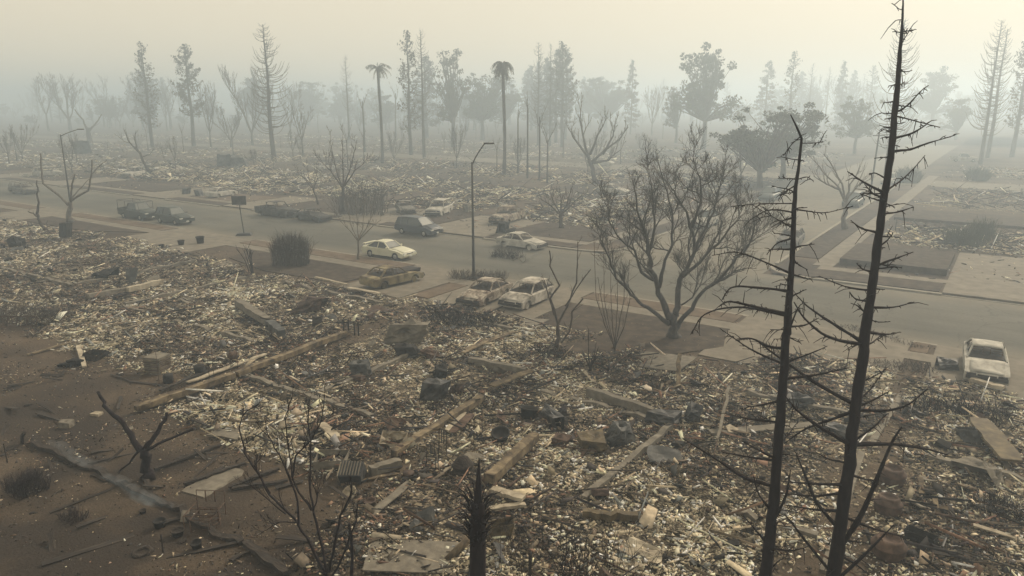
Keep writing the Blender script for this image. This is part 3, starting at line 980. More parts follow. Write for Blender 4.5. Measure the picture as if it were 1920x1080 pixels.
    if kind == 'sedan' and detail and not burnt:
        q = MB(); q.box((-L / 2 + 0.22, 0, 1.12), (0.26, W * 0.86, 0.035))
        for s in (-1, 1):
            q.box((-L / 2 + 0.22, s * W * 0.36, 1.03), (0.14, 0.05, 0.16))
        q.build('spoiler', m, e)
    return e


M_WIRE = mat('rusty_wire', [(0.05, 0.03, 0.02), (0.12, 0.07, 0.045)], 6, 0.9)
R_ = math.radians
KG = 'burnt out cars'
car('parked_sedan', 'unburnt cream sedan with rear spoiler parked at the near kerb', 'car', None, (-43.1, 45.75, 0), 0.0 + R_(2), 'sedan', 'cream', False)
car('parked_minivan', 'unburnt dark blue minivan at the far kerb opposite the cream sedan', 'car', None, (-48.4, 55.75, 0), R_(-1), 'van', 'navy', False)
car('parked_pickup', 'dark green pickup with ladder rack and pale screen frame behind the dark wagon', 'truck', None, (-81.4, 46.2, 0), 0, 'pickup', 'green', False, rack=True)
car('parked_wagon', 'dark green wagon with ash dusted bonnet parked in front of the rack pickup', 'car', None, (-74.9, 46.4, 0), 0, 'suv', 'green', False)
car('burnt_sedan', 'scorched yellow sedan with empty boot on the driveway below the cream sedan', 'car', KG, (-35.9, 38.35, .18), R_(82), 'sedan', 'yellow', True, bonnet=False, boot_open=True)
car('burnt_hatchback', 'rust and ash white hatchback, left of the two burnt cars side by side', 'car', KG, (-27.75, 38.4, .18), R_(-84), 'sedan', 'rustwhite', True)
car('burnt_estate', 'ash white burnt estate car, right of the two standing side by side', 'car', KG, (-25.05, 39.3, .18), R_(-88), 'hatch', 'ashwhite', True)
car('burnt_hatchback', 'pale burnt car facing the camera on the drive at the right edge', 'car', KG, (0.05, 40.9, .18), R_(-86), 'sedan', 'silver', True)
car('burnt_sedan', 'grey burnt sedan with orange rusted bonnet at the far kerb near the lamp post', 'car', KG, (-36.2, 55.7, 0), R_(-2), 'sedan', 'silver', True)
car('burnt_pickup', 'burnt black crew cab pickup at the far kerb behind the basketball hoop', 'truck', KG, (-69.9, 56.0, 0), R_(1), 'pickup', 'dark', True)
car('burnt_sedan', 'low burnt dark sedan nose to tail with the black pickup', 'car', KG, (-64.0, 56.0, 0), R_(-2), 'sedan', 'dark', True)
car('burnt_sedan', 'burnt pale sedan behind the dark blue minivan, left of its pair', 'car', KG, (-58.9, 65.6, .18), R_(-40), 'sedan', 'grey', True)
car('burnt_wagon', 'burnt grey wagon with pale rear quarter on the drive behind the minivan', 'car', KG, (-54.6, 66.6, .18), R_(-70), 'suv', 'silver', True)
car('burnt_pickup', 'burnt pickup with ochre rust stains on the drive right of the lamp post', 'truck', KG, (-45.0, 66.4, .18), R_(-80), 'pickup', 'rustwhite', True)
car('burnt_van', 'gutted blue grey van on the street at the far left edge', 'van', KG, (-117.6, 50.2, 0), R_(3), 'van', 'grey', True)
car('burnt_sedan', 'white topped burnt car on a far driveway beneath the leaning bare tree', 'car', KG, (-126.3, 71.5, .18), R_(-60), 'suv', 'silver', True)
car('burnt_hatchback', 'bluish burnt hatchback on the side street behind the shorter charred pine', 'car', KG, (-16.3, 70.6, 0), R_(-86), 'hatch', 'grey', True)
car('parked_car', 'pale roofed car on the left of the side street seen through the big tree', 'car', None, (-26.6, 76.5, 0), R_(-90), 'suv', 'silver', False, False)
car('parked_pickup', 'dark truck farther up the left of the side street under the leafy trees', 'truck', None, (-26.7, 102, 0), R_(-90), 'van', 'green', False, False)
car('parked_van', 'dark van on the right of the side street behind the pruned street tree', 'van', None, (-16.4, 102, 0), R_(-90), 'van', 'green', False, False)
car('parked_car', 'small pale car far up the side street by the round bush', 'car', None, (-16.5, 133, 0), R_(-90), 'suv', 'silver', False, False)
car('parked_pickup', 'faint white pickup on the far right plot deep in the smoke', 'truck', None, (-9.5, 190, .16), R_(10), 'pickup', 'silver', False, False)
FG = 'faint burnt cars beyond the first far block'
for (x, y, h, k) in ((-92, 142, 80, 'sedan'), (-70, 138, 5, 'suv'), (-110, 100, 90, 'sedan'), (-140, 64, 70, 'suv'), (-90, 63, 100, 'sedan'), (-47, 96, 0, 'sedan'), (-60, 150, 20, 'sedan')):
    car('burnt_car', 'faint burnt car on a plot of the smoky far blocks', 'car', FG, (x, y, gz((x, y)) + 0.03), R_(h), k, 'silver', True, False)

# ------------------------------------------------------------------ trees
M_BARKB = mat('charred_bark', [(0.005, 0.003, 0.005), (0.011, 0.007, 0.010), (0.024, 0.017, 0.018)], 9, 0.95, bump=0.6, stretch=(1, 1, 0.3))
M_BARK = mat('scorched_bark', [(0.028, 0.022, 0.021), (0.06, 0.05, 0.045), (0.13, 0.11, 0.095)], 5, 0.95, bump=0.6, stretch=(1, 1, 0.35))
M_BARKP = mat('pale_scorched_bark', [(0.06, 0.05, 0.045), (0.12, 0.105, 0.09), (0.2, 0.18, 0.155)], 4, 0.95, bump=0.4, stretch=(1, 1, 0.35))
M_BARKG = mat('grey_scorched_bark', [(0.028, 0.026, 0.027), (0.055, 0.051, 0.05), (0.11, 0.104, 0.098)], 5, 0.95, bump=0.6, stretch=(1, 1, 0.35))
M_LEAF = mat('smoke_dulled_leaves', [(0.04, 0.046, 0.034), (0.07, 0.076, 0.055), (0.11, 0.11, 0.08)], 0.9, 0.9)
M_DEADLEAF = mat('heat_killed_leaves', [(0.035, 0.03, 0.022), (0.07, 0.06, 0.042), (0.12, 0.10, 0.07)], 0.9, 0.9)


def rvec(s=1.0):
    return Vector((random.gauss(0, s), random.gauss(0, s), random.gauss(0, s)))


def interp(pts, t):
    k = t * (len(pts) - 1); i = min(int(k), len(pts) - 2); f = k - i
    return pts[i].lerp(pts[i + 1], f), (pts[i + 1] - pts[i]).normalized(), i, f


def curve(p, d, L, n, wob, up, curl=0.0):
    pts = [p.copy()]
    d = d.normalized()
    st = L / n
    for i in range(n):
        d = (d + rvec(wob) + Z3 * up).normalized()
        pts.append(pts[-1] + d * st)
    return pts


def twigs(mb, pts, rads, lvl, num, L, spread, up, wob=0.18, t0=0.25, rmin=0.006, shrink=0.55, sides=(5, 4, 3, 3)):
    for k in range(num):
        t = t0 + (1 - t0) * ((k + random.random()) / num)
        p, d, i, f = interp(pts, min(t, 0.999))
        r0 = rads[i] * (1 - f) + rads[i + 1] * f
        dd = (d + rvec(spread) * 0.8 + Z3 * up).normalized()
        ll = L * random.uniform(0.55, 1.2) * (1.15 - 0.5 * t)
        rr = max(rmin, min(r0 * 0.62, ll * 0.035))
        n = 4 if lvl > 1 else 3
        q = curve(p, dd, ll, n, wob, up * 0.35)
        rd = [rr * (1 - 0.75 * j / n) for j in range(n + 1)]
        rd = [max(x, rmin * 0.6) for x in rd]
        mb.tube(q, rd, sides[max(0, 4 - lvl - 1) if lvl < 4 else 0], cap=False)
        if lvl > 1:
            twigs(mb, q, rd, lvl - 1, max(2, int(num * 0.82)), ll * shrink, spread, up, wob, 0.2, rmin, shrink, sides)


def local(B, px, py, dy=0.0):
    """photo pixel to a tree's own frame (x right of view, y away, z up) at the tree's own distance"""
    dF = B.x * CF.x + B.y * CF.y + dy
    v, u = (540 - py) / FOC, (px - 960) / FOC
    dz = dF * (v * CP - SP) / (CP + v * SP)
    zc = dF * CP - dz * SP
    return Vector((u * zc - (B.x * CR.x + B.y * CR.y), dy, CAMZ + dz - B.z))


# --- the two charred pines in front
def traced_pine(name, label, base_px, base_py, trunk, branches, extra, seed):
    random.seed(seed)
    B = P(base_px, base_py, 0.1); B.z = gz(B) - 0.05
    e = empty(name, B, YAW, label, 'tree', 'charred pines in the foreground')
    tp, tr = [Vector((0, 0, 0))], [trunk[-1][2] * 0.5 * 1.12]
    sc = lambda y: (depth_of(B.x, B.y) * CP - (depth_of(B.x, B.y) * (((540 - y) / FOC) * CP - SP) / (CP + ((540 - y) / FOC) * SP)) * SP) / FOC
    tr[0] *= sc(trunk[-1][1])
    for x, y, w in reversed(trunk):
        tp.append(local(B, x, y)); tr.append(w * 0.5 * sc(y))
    mb = MB(); fine_p, fine_r = [tp[0]], [tr[0]]
    for i in range(len(tp) - 1):
        for k in range(1, 5):
            f = k / 4
            q = tp[i].lerp(tp[i + 1], f); r = tr[i] * (1 - f) + tr[i + 1] * f
            fine_p.append(q + Vector((random.gauss(0, r * 0.06), random.gauss(0, r * 0.06), 0))); fine_r.append(r * random.uniform(0.92, 1.08))
    mb.tube(fine_p, fine_r, 10)
    mb.build('trunk', M_BARKB, e, True)

    def at_z(z):
        for i in range(len(fine_p) - 1):
            if fine_p[i].z <= z <= fine_p[i + 1].z:
                f = (z - fine_p[i].z) / max(1e-6, fine_p[i + 1].z - fine_p[i].z)
                return fine_p[i].lerp(fine_p[i + 1], f), fine_r[i]
        return fine_p[-1], fine_r[-1]

    def branch(pts, r0):
        b = MB()
        fp = []
        for i in range(len(pts) - 1):
            for k in range(4):
                fp.append(pts[i].lerp(pts[i + 1], k / 4) + rvec(0.008))
        fp.append(pts[-1])
        for _ in range(2):
            fp = [fp[0]] + [(fp[i - 1] + fp[i] * 2 + fp[i + 1]) / 4 for i in range(1, len(fp) - 1)] + [fp[-1]]
        n = len(fp)
        rr = [max(0.008, r0 * (1 - 0.75 * i / (n - 1)) * random.uniform(0.85, 1.2)) for i in range(n)]
        b.tube(fp, rr, 6)
        L = sum((fp[i + 1] - fp[i]).length for i in range(n - 1))
        for k in range(int(L * 15)):
            p, d, i, f = interp(fp, random.uniform(0.12, 0.99))
            q = (d * 0.35 + rvec(0.7) + Z3 * random.choice([0.3, -0.5])).normalized()
            ll = random.choice([0.04, 0.05, 0.07, 0.1, 0.16, 0.3]) * random.uniform(0.7, 1.3)
            b.tube([p, p + q * ll * 0.5, p + q * ll + Z3 * (-0.2 * ll)], [0.011, 0.009, 0.005], 3, cap=False)
        b.build('branch', M_BARKB, e)

    for br in branches:
        x0, y0 = br[0]
        s = random.uniform(-0.75, 0.75)
        pts = []
        o = local(B, x0, y0)
        for (x, y) in br:
            q = local(B, x, y)
            dy = abs(q.x - o.x) * s
            pts.append(local(B, x, y, dy))
        c, cr = at_z(pts[0].z)
        pts[0] = Vector((c.x + (pts[0].x - c.x) * 0.4, c.y, pts[0].z))
        L = sum((pts[i + 1] - pts[i]).length for i in range(len(pts) - 1))
        branch(pts, min(cr * 0.42, 0.014 + 0.017 * L))
    for _ in range(extra):
        z = random.uniform(1.0, fine_p[-1].z * 0.97)
        c, cr = at_z(z)
        a = random.uniform(0, 2 * math.pi)
        L = random.uniform(0.15, 0.5) if random.random() < 0.85 else random.uniform(0.8, 1.6)
        d = Vector((math.cos(a), math.sin(a), random.uniform(-0.25, 0.35)))
        branch([c, c + d * (L * 0.5), c + d * L + Z3 * (L * random.uniform(-0.15, 0.25))], min(cr * 0.3, 0.012 + 0.012 * L))
    return e


c1_ = lambda pts: [(x / 2.348 + 1280, y / 2.348 + 200) for x, y in pts]
c2_ = lambda pts: [(x / 2.25 + 1280, y / 2.25 + 600) for x, y in pts]
c3_ = lambda pts: [(x / 4.154 + 1560, y / 4.154) for x, y in pts]
PB_T = [(x, y, w) for (x, y), w in zip(c3_([(555, -30), (550, 100), (545, 240), (528, 420), (515, 600), (492, 860)]), (2.5, 4, 5.5, 7.5, 9, 11))]
PB_T += [(x, y, w) for (x, y), w in zip(c1_([(925, 140), (902, 310), (880, 440), (863, 570), (843, 720), (824, 870), (800, 1010)]), (12, 13, 14, 15, 16, 17, 18))]
PB_T += [(x, y, w) for (x, y), w in zip(c2_([(766, 130), (738, 300), (716, 470), (698, 650), (668, 850), (634, 1080)]), (19, 20, 21, 22, 24, 26))]
PB_B = [c3_(b) for b in ([(548, 80), (510, 60), (472, 28)], [(545, 150), (515, 155), (490, 165)], [(540, 250), (470, 248)], [(545, 260), (585, 262)], [(540, 300), (570, 310)],
        [(525, 545), (570, 562), (625, 547)], [(500, 872), (560, 850), (630, 780), (700, 700), (752, 665)], [(490, 885), (440, 885), (385, 878)], [(470, 1000), (420, 990), (370, 975)],
        [(505, 650), (440, 670)], [(490, 790), (400, 800)], [(485, 915), (410, 930)])]
PB_B += [c1_(b) for b in ([(930, 142), (1010, 120), (1060, 85), (1088, 68)], [(922, 197), (1000, 190), (1080, 160), (1200, 125)], [(885, 380), (830, 350), (780, 320), (725, 285)],
         [(880, 400), (840, 385), (800, 340)], [(895, 320), (850, 290), (820, 295)], [(880, 472), (950, 465), (1018, 442)], [(860, 555), (790, 540), (740, 500)], [(868, 570), (950, 575)],
         [(850, 705), (930, 670), (1015, 640)], [(848, 715), (940, 705)], [(840, 730), (790, 715), (765, 690)], [(825, 885), (920, 885), (1020, 860)], [(822, 860), (760, 850), (735, 815)],
         [(810, 920), (770, 875), (740, 865)], [(810, 992), (890, 1005), (955, 992)], [(835, 800), (890, 805)], [(860, 620), (900, 590), (925, 560)],
         [(790, 1045), (700, 1035), (610, 1000), (530, 930), (490, 860)], [(790, 1040), (720, 990), (640, 940), (560, 890), (500, 830)])]
PB_B += [c2_(b) for b in ([(730, 380), (870, 385), (960, 355), (1035, 290)], [(735, 370), (820, 330), (875, 298)], [(718, 515), (810, 450), (865, 395)], [(715, 523), (900, 525), (1020, 540), (1120, 570)],
         [(730, 358), (600, 290), (500, 225), (420, 170), (310, 85)], [(725, 385), (600, 430), (520, 455), (430, 520)], [(708, 525), (560, 440), (480, 380), (440, 330)], [(700, 605), (620, 590), (560, 555)],
         [(690, 695), (540, 690), (415, 680)], [(685, 730), (560, 745), (410, 730)], [(672, 805), (560, 800), (430, 780)], [(662, 885), (560, 770), (510, 640), (478, 562)],
         [(650, 975), (760, 820), (830, 640), (880, 520), (925, 450)], [(672, 825), (800, 880), (930, 915)], [(640, 985), (730, 1030), (790, 1078)], [(640, 1110), (790, 970), (890, 865)],
         [(632, 1078), (510, 920), (430, 820)], [(660, 930), (780, 940)], [(700, 650), (780, 675), (830, 680)], [(740, 265), (800, 240), (855, 210)])]
traced_pine('charred_pine', 'tallest bare charred pine rising from the bottom edge at the right', 1541, 1230, PB_T, PB_B, 46, 11)
PA_T = [(x, y, w) for (x, y), w in zip(c1_([(475, 35), (500, 85), (524, 140), (511, 260), (498, 350), (490, 460), (485, 620), (478, 740), (467, 860), (459, 1000)]), (2, 3.5, 4.5, 5.5, 7, 8.5, 10, 11, 13, 14.5))]
PA_T += [(x, y, w) for (x, y), w in zip(c2_([(437, 60), (425, 250), (410, 430), (395, 640), (376, 840), (350, 1080)]), (15.5, 16.5, 17.5, 19, 20.5, 22))]
PA_B = [c1_(b) for b in ([(524, 160), (570, 158), (620, 155)], [(522, 130), (480, 165), (445, 215)], [(522, 145), (490, 150), (455, 200)], [(510, 235), (470, 230), (455, 225)], [(502, 320), (460, 315), (420, 315)],
        [(502, 320), (550, 308), (575, 325)], [(497, 375), (450, 360), (392, 348)], [(498, 350), (450, 370), (420, 415)], [(490, 468), (430, 455), (370, 455), (310, 490)], [(488, 490), (440, 500), (390, 530)],
        [(486, 580), (420, 595), (370, 650)], [(485, 630), (420, 625), (375, 635)], [(485, 625), (540, 610), (580, 605)], [(482, 680), (520, 700), (550, 718)],
        [(478, 737), (400, 700), (300, 660), (230, 635), (130, 655)], [(478, 740), (530, 750), (570, 762)], [(472, 815), (380, 800), (250, 788), (200, 800), (175, 850)],
        [(464, 920), (380, 905), (280, 880), (150, 890), (80, 920), (40, 1000)], [(464, 915), (340, 885), (200, 850), (160, 880)], [(462, 1000), (500, 900), (520, 870)], [(464, 970), (540, 965), (600, 930)],
        [(456, 1065), (380, 1060), (310, 1015), (235, 1030)], [(460, 1010), (520, 1040)], [(470, 840), (510, 820), (545, 805)])]
PA_B += [c2_(b) for b in ([(432, 120), (370, 115), (290, 75), (230, 80)], [(430, 182), (520, 150), (610, 110)], [(425, 247), (560, 235), (695, 203)], [(418, 340), (330, 360), (240, 375)],
         [(410, 430), (300, 420), (200, 400)], [(402, 592), (280, 580), (160, 555)], [(402, 588), (310, 545), (250, 510)], [(392, 705), (260, 670), (150, 590), (0, 500)], [(380, 810), (320, 740), (300, 660)],
         [(368, 960), (310, 890), (260, 830)], [(375, 870), (440, 740), (455, 630)], [(362, 960), (450, 975), (520, 960)], [(352, 1075), (400, 1020), (430, 1000)])]
traced_pine('charred_pine', 'shorter bare charred pine with crooked top, left of the tallest pine', 1421, 1222, PA_T, PA_B, 40, 12)


# --- trees traced limb by limb
def traced_tree(name, label, bx, by, limbs, lv, num, L, spread, up, m, rt, rmin=0.006, seed=1, group=None, dyn=0.35, shrink=0.55, wob=0.18):
    random.seed(seed)
    B = G(bx, by); B.z -= 0.04
    e = empty(name, B, YAW, label, 'tree', group)
    tk, cr = MB(), MB()
    first = True
    for (r0, r1, pts) in limbs:
        s = 0 if first else random.uniform(-dyn, dyn) * 2
        o = local(B, *pts[0])
        q = []
        for i, (x, y) in enumerate(pts):
            l_ = local(B, x, y)
            q.append(local(B, x, y, (l_ - o).length * s * 0.6 if not first else 0) + rvec(0.02))
        f = []
        for i in range(len(q) - 1):
            for k in range(3):
                f.append(q[i].lerp(q[i + 1], k / 3) + rvec(r0 * 0.25))
        f.append(q[-1])
        n = len(f)
        rd = [(r0 + (r1 - r0) * (i / (n - 1)) ** 0.8) * random.uniform(0.92, 1.1) for i in range(n)]
        if first:
            rd[0] *= 1.5
        (tk if r0 > rt else cr).tube(f, rd, 8 if r0 > rt else 5)
        if not first or len(limbs) < 3:
            twigs(cr, f, rd, lv, num, L, spread, up, wob, 0.3, rmin, shrink)
        first = False
    tk.build('trunk', m, e, True)
    cr.build('crown', m, e)
    return e


g4 = lambda pts: [(x / 2.7 + 1040, y / 2.7 + 250) for x, y in pts]
BT = [(0.336, 0.210, g4([(602, 1035), (605, 985), (605, 915)])),
      (0.128, 0.021, g4([(580, 965), (500, 900), (420, 850), (370, 790), (310, 735), (280, 640), (235, 560), (240, 480)])),
      (0.192, 0.035, g4([(590, 930), (540, 840), (515, 780), (495, 690), (480, 590), (450, 480), (420, 380), (400, 270)])),
      (0.120, 0.021, g4([(525, 790), (550, 680), (590, 560), (600, 430), (570, 300), (530, 150)])),
      (0.096, 0.021, g4([(500, 740), (440, 700), (400, 590), (330, 540), (280, 450), (265, 370)])),
      (0.096, 0.014, g4([(480, 590), (510, 480), (500, 350), (480, 200)])),
      (0.184, 0.035, g4([(615, 930), (630, 850), (625, 770), (660, 700), (705, 610), (700, 500), (670, 400), (610, 310), (580, 260)])),
      (0.104, 0.021, g4([(705, 610), (740, 520), (800, 400), (830, 300), (850, 200)])),
      (0.096, 0.014, g4([(700, 480), (735, 350), (740, 230), (700, 120)])),
      (0.120, 0.021, g4([(650, 720), (730, 650), (830, 560), (920, 450), (945, 415)])),
      (0.136, 0.021, g4([(625, 960), (690, 890), (740, 810), (830, 750), (900, 660), (970, 570), (1020, 480), (1000, 360)])),
      (0.064, 0.014, g4([(900, 660), (980, 560), (1100, 480)])),
      (0.056, 0.014, g4([(640, 870), (700, 830), (720, 760), (680, 700)]))]
traced_tree('bare_tree', 'big spreading bare tree with forked trunk on the scorched lawn by the street', 1263, 634, BT, 3, 11, 2.1, 0.75, 0.28, M_BARKG, 0.08, 0.0085, 21, shrink=0.62, wob=0.22)
# pollarded tree on the left
q4 = lambda pts: [(x / 4, 240 + y / 4) for x, y in pts]
traced_tree('pollarded_tree', 'stubby pollarded bare tree with five crooked limbs at the left', 132, 418,
            [(0.302, 0.223, q4([(530, 705), (525, 600), (522, 560)])), (0.144, 0.068, q4([(515, 580), (430, 500), (320, 415), (310, 280), (300, 190)])), (0.122, 0.062, q4([(530, 560), (535, 470), (545, 400), (560, 345)])),
             (0.086, 0.031, q4([(535, 530), (600, 460), (670, 380)])), (0.130, 0.062, q4([(540, 540), (660, 465), (685, 350), (690, 240)])), (0.072, 0.031, q4([(685, 350), (740, 290), (800, 240)]))],
            1, 2, 0.5, 0.6, 0.2, M_BARKP, 0.1, 0.014, 22)
traced_tree('charred_snag', 'thin crooked charred snag left of the pollarded tree', 78, 432,
            [(0.16, 0.12, q4([(340, 770), (300, 700), (280, 640)])), (0.13, 0.05, q4([(280, 650), (292, 560), (280, 470), (275, 390)])), (0.09, 0.04, q4([(285, 670), (250, 640), (210, 625)]))],
            1, 3, 0.5, 0.6, 0.2, M_BARK, 0.1, 0.02, 23)
# leaning bare tree, upper left
traced_tree('leaning_tree', 'leaning bare tree on a far plot at upper left above the white topped car', 278, 328,
            [(0.25, 0.2, q4([(1115, 320), (1060, 220), (1010, 140)])), (0.16, 0.04, q4([(1030, 170), (960, 90), (930, 10)])), (0.12, 0.04, q4([(1030, 170), (1010, 80), (1015, 30)])),
             (0.1, 0.03, q4([(1070, 215), (1120, 200), (1165, 150)])), (0.08, 0.03, q4([(990, 120), (930, 100), (880, 60)]))], 2, 4, 1.6, 0.5, 0.3, M_BARK, 0.15, 0.02, 24)
# left foreground: charred stump tree
lf = lambda pts: [(x / 2.454, 640 + y / 2.454) for x, y in pts]
traced_tree('charred_stump_tree', 'charred leafless tree with three cut limbs beside the smouldering line', 276, 898,
            [(0.20, 0.15, lf([(680, 635), (668, 560), (658, 500)])), (0.13, 0.05, lf([(655, 505), (600, 430), (550, 360), (490, 305), (448, 232)])), (0.10, 0.05, lf([(665, 490), (710, 440), (740, 380), (775, 330)])),
             (0.06, 0.04, lf([(670, 500), (760, 460), (890, 403)])), (0.045, 0.03, lf([(650, 490), (600, 560), (540, 610)]))], 1, 2, 0.25, 0.5, 0.2, M_BARKB, 0.1, 0.012, 25)
# foreground bush tree at bottom centre-left
fb = lambda pts: [(x / 2.842 + 400, y / 2.842 + 700) for x, y in pts]
traced_tree('charred_sapling', 'many-branched charred sapling at the bottom edge left of centre', 613, 1130,
            [(0.075, 0.06, fb([(605, 1220), (600, 1120), (598, 1060)])),
             (0.05, 0.012, fb([(590, 1060), (520, 920), (450, 790), (380, 730), (300, 640), (230, 520), (165, 430), (140, 300), (165, 220), (240, 165)])),
             (0.045, 0.012, fb([(595, 1050), (560, 900), (535, 740), (520, 600), (520, 420), (500, 250), (510, 130)])),
             (0.035, 0.010, fb([(455, 790), (450, 680), (415, 560), (350, 430), (290, 330), (270, 230)])),
             (0.03, 0.009, fb([(525, 730), (460, 640), (415, 540), (400, 400), (380, 230), (420, 120)])),
             (0.03, 0.009, fb([(420, 560), (440, 440), (520, 350), (580, 240), (600, 120)])),
             (0.02, 0.008, fb([(300, 640), (250, 550), (215, 470)])), (0.02, 0.008, fb([(390, 745), (280, 670), (200, 590)])), (0.02, 0.008, fb([(455, 790), (350, 800), (265, 850)])),
             (0.04, 0.02, fb([(605, 1060), (650, 900), (680, 760), (730, 660), (735, 590)])), (0.022, 0.012, fb([(540, 740), (555, 660), (560, 600)])),
             (0.035, 0.012, fb([(640, 1075), (700, 960), (760, 790), (772, 680)]))],
            3, 6, 0.62, 0.5, 0.35, M_BARKB, 0.05, 0.0045, 26, wob=0.14)
traced_tree('charred_tree_stem', 'thin charred stem at the bottom edge beside the sapling', 659, 1110,
            [(0.05, 0.035, fb([(738, 1150), (740, 1000), (735, 900), (727, 800)])), (0.02, 0.01, fb([(738, 940), (710, 920), (700, 900)]))], 1, 3, 0.2, 0.5, 0.3, M_BARKB, 0.03, 0.006, 27)
# shrubs beside the lawn
sc_ = lambda pts: [(x / 4 + 800, y / 4 + 560) for x, y in pts]
traced_tree('bare_shrub', 'forked bare shrub tree standing left of the thin multi-stemmed bush', 1042, 652,
            [(0.12, 0.09, sc_([(965, 375), (985, 290), (985, 190)])), (0.075, 0.03, [(1046, 610), (1040, 585), (1032, 560), (1046, 535), (1032, 500), (1030, 470)]),
             (0.07, 0.02, [(1046, 607), (1062, 575), (1080, 530), (1082, 495), (1083, 452)]), (0.05, 0.02, [(1062, 575), (1080, 545), (1108, 505)]), (0.06, 0.04, sc_([(1010, 330), (1070, 250), (1090, 100), (1170, 0)])),
             (0.04, 0.02, [(1040, 590), (1026, 545), (1020, 525)])], 2, 4, 0.7, 0.45, 0.3, M_BARK, 0.08, 0.008, 28)
traced_tree('multi_stem_bush', 'thin multi-stemmed bare bush left of the big spreading tree', 1153, 664,
            [(0.06, 0.05, [(1153, 664), (1153, 655), (1153, 648)])] + [(0.032, 0.01, [(1153, 652), (1153 + dx * 0.5, 610), (1153 + dx * 0.9, 560), (1153 + dx, ty)]) for dx, ty in ((-40, 440), (-22, 470), (-8, 500), (4, 520), (18, 500), (32, 560), (-30, 520))],
            2, 5, 0.6, 0.35, 0.5, M_BARK, 0.05, 0.006, 29)
traced_tree('charred_bush', 'small charred bush with finger-like stems below the multi-stemmed bush', 1107, 697,
            [(0.06, 0.05, [(1107, 697), (1107, 690), (1106, 685)])] + [(0.04, 0.012, [(1106, 690), (1106 + dx * 0.6, 672), (1106 + dx, ty)]) for dx, ty in ((-3, 618), (-13, 672), (8, 655), (16, 650), (22, 660), (12, 645))],
            1, 4, 0.35, 0.4, 0.4, M_BARKB, 0.05, 0.008, 30)
traced_tree('street_sapling', 'young bare street tree right behind the cream sedan at the kerb', 671, 487,
            [(0.09, 0.07, [(671, 487), (671, 465), (672, 440)])] + [(0.05, 0.012, [(672, 452), (672 + dx * 0.5, 430), (672 + dx, ty)]) for dx, ty in ((-38, 410), (-22, 385), (-5, 360), (14, 370), (30, 395), (42, 412))],
            3, 4, 1.1, 0.4, 0.45, M_BARKP, 0.06, 0.01, 31)
traced_tree('bare_tree', 'bare tree with a sparse crown above the dark burnt bush across the street', 643, 398,
            [(0.2, 0.15, [(643, 398), (642, 370), (643, 345)])] + [(0.11, 0.02, [(643, 352), (643 + dx * 0.5, 320), (643 + dx, ty)]) for dx, ty in ((-45, 300), (-24, 265), (0, 255), (26, 262), (46, 300))],
            3, 5, 2.0, 0.5, 0.3, M_BARK, 0.12, 0.018, 32)
traced_tree('bare_tree', 'small bare tree left of the dark burnt bush across the street', 598, 384,
            [(0.12, 0.09, [(598, 384), (592, 365), (586, 352)])] + [(0.07, 0.02, [(588, 356), (585 + dx * 0.5, 335), (585 + dx, ty)]) for dx, ty in ((-30, 322), (-10, 305), (12, 310), (20, 330))],
            3, 4, 1.5, 0.5, 0.3, M_BARK, 0.08, 0.016, 33)
traced_tree('bare_tree', 'low twisted bare tree on the dark lawn across the street right of the lamp post', 1053, 428,
            [(0.22, 0.16, [(1053, 428), (1053, 410), (1052, 398)])] + [(0.11, 0.03, [(1052, 402), (1052 + dx * 0.5, 385), (1052 + dx, ty)]) for dx, ty in ((-40, 372), (-22, 358), (0, 365), (20, 352), (38, 366))],
            3, 5, 1.5, 0.55, 0.25, M_BARK, 0.12, 0.016, 34)
traced_tree('bare_tree', 'bare tree with limbs sweeping up to the right in the far block', 1118, 346,
            [(0.42, 0.3, [(1118, 346), (1112, 318), (1105, 300)])] + [(0.25, 0.05, p) for p in ([(1106, 302), (1095, 265), (1088, 225), (1090, 196)], [(1108, 305), (1130, 285), (1160, 262), (1178, 238)], [(1104, 295), (1080, 265), (1065, 240)],
             [(1106, 290), (1120, 255), (1135, 225)], [(1130, 290), (1150, 255), (1152, 235)], [(1110, 305), (1140, 300), (1165, 280)])], 3, 5, 3.2, 0.4, 0.35, M_BARK, 0.2, 0.03, 35)
traced_tree('pruned_street_tree', 'bare pruned street tree on the right verge of the side street', 1583, 430,
            [(0.26, 0.22, [(1583, 430), (1584, 400), (1586, 378)])] + [(0.14, 0.03, p) for p in ([(1585, 382), (1570, 350), (1545, 325), (1525, 300)], [(1585, 382), (1578, 345), (1560, 312), (1545, 290)], [(1586, 380), (1595, 345), (1612, 320)],
             [(1586, 380), (1605, 350), (1632, 335)], [(1575, 355), (1550, 345), (1525, 330)])], 2, 5, 2.2, 0.4, 0.3, M_BARKP, 0.2, 0.02, 36)
traced_tree('forked_snag', 'far forked dead trunk in the haze at upper left', 168, 268,
            [(0.8, 0.6, [(168, 268), (166, 252), (165, 240)]), (0.35, 0.15, [(165, 245), (155, 225), (140, 205)]), (0.35, 0.15, [(168, 245), (180, 230), (191, 214)])], 1, 3, 2.5, 0.5, 0.3, M_BARK, 0.5, 0.05, 37)


# --- kinds of far trees, made once and copied
def far_root(nm):
    e = bpy.data.objects.new(nm, None); COL.objects.link(e); return e


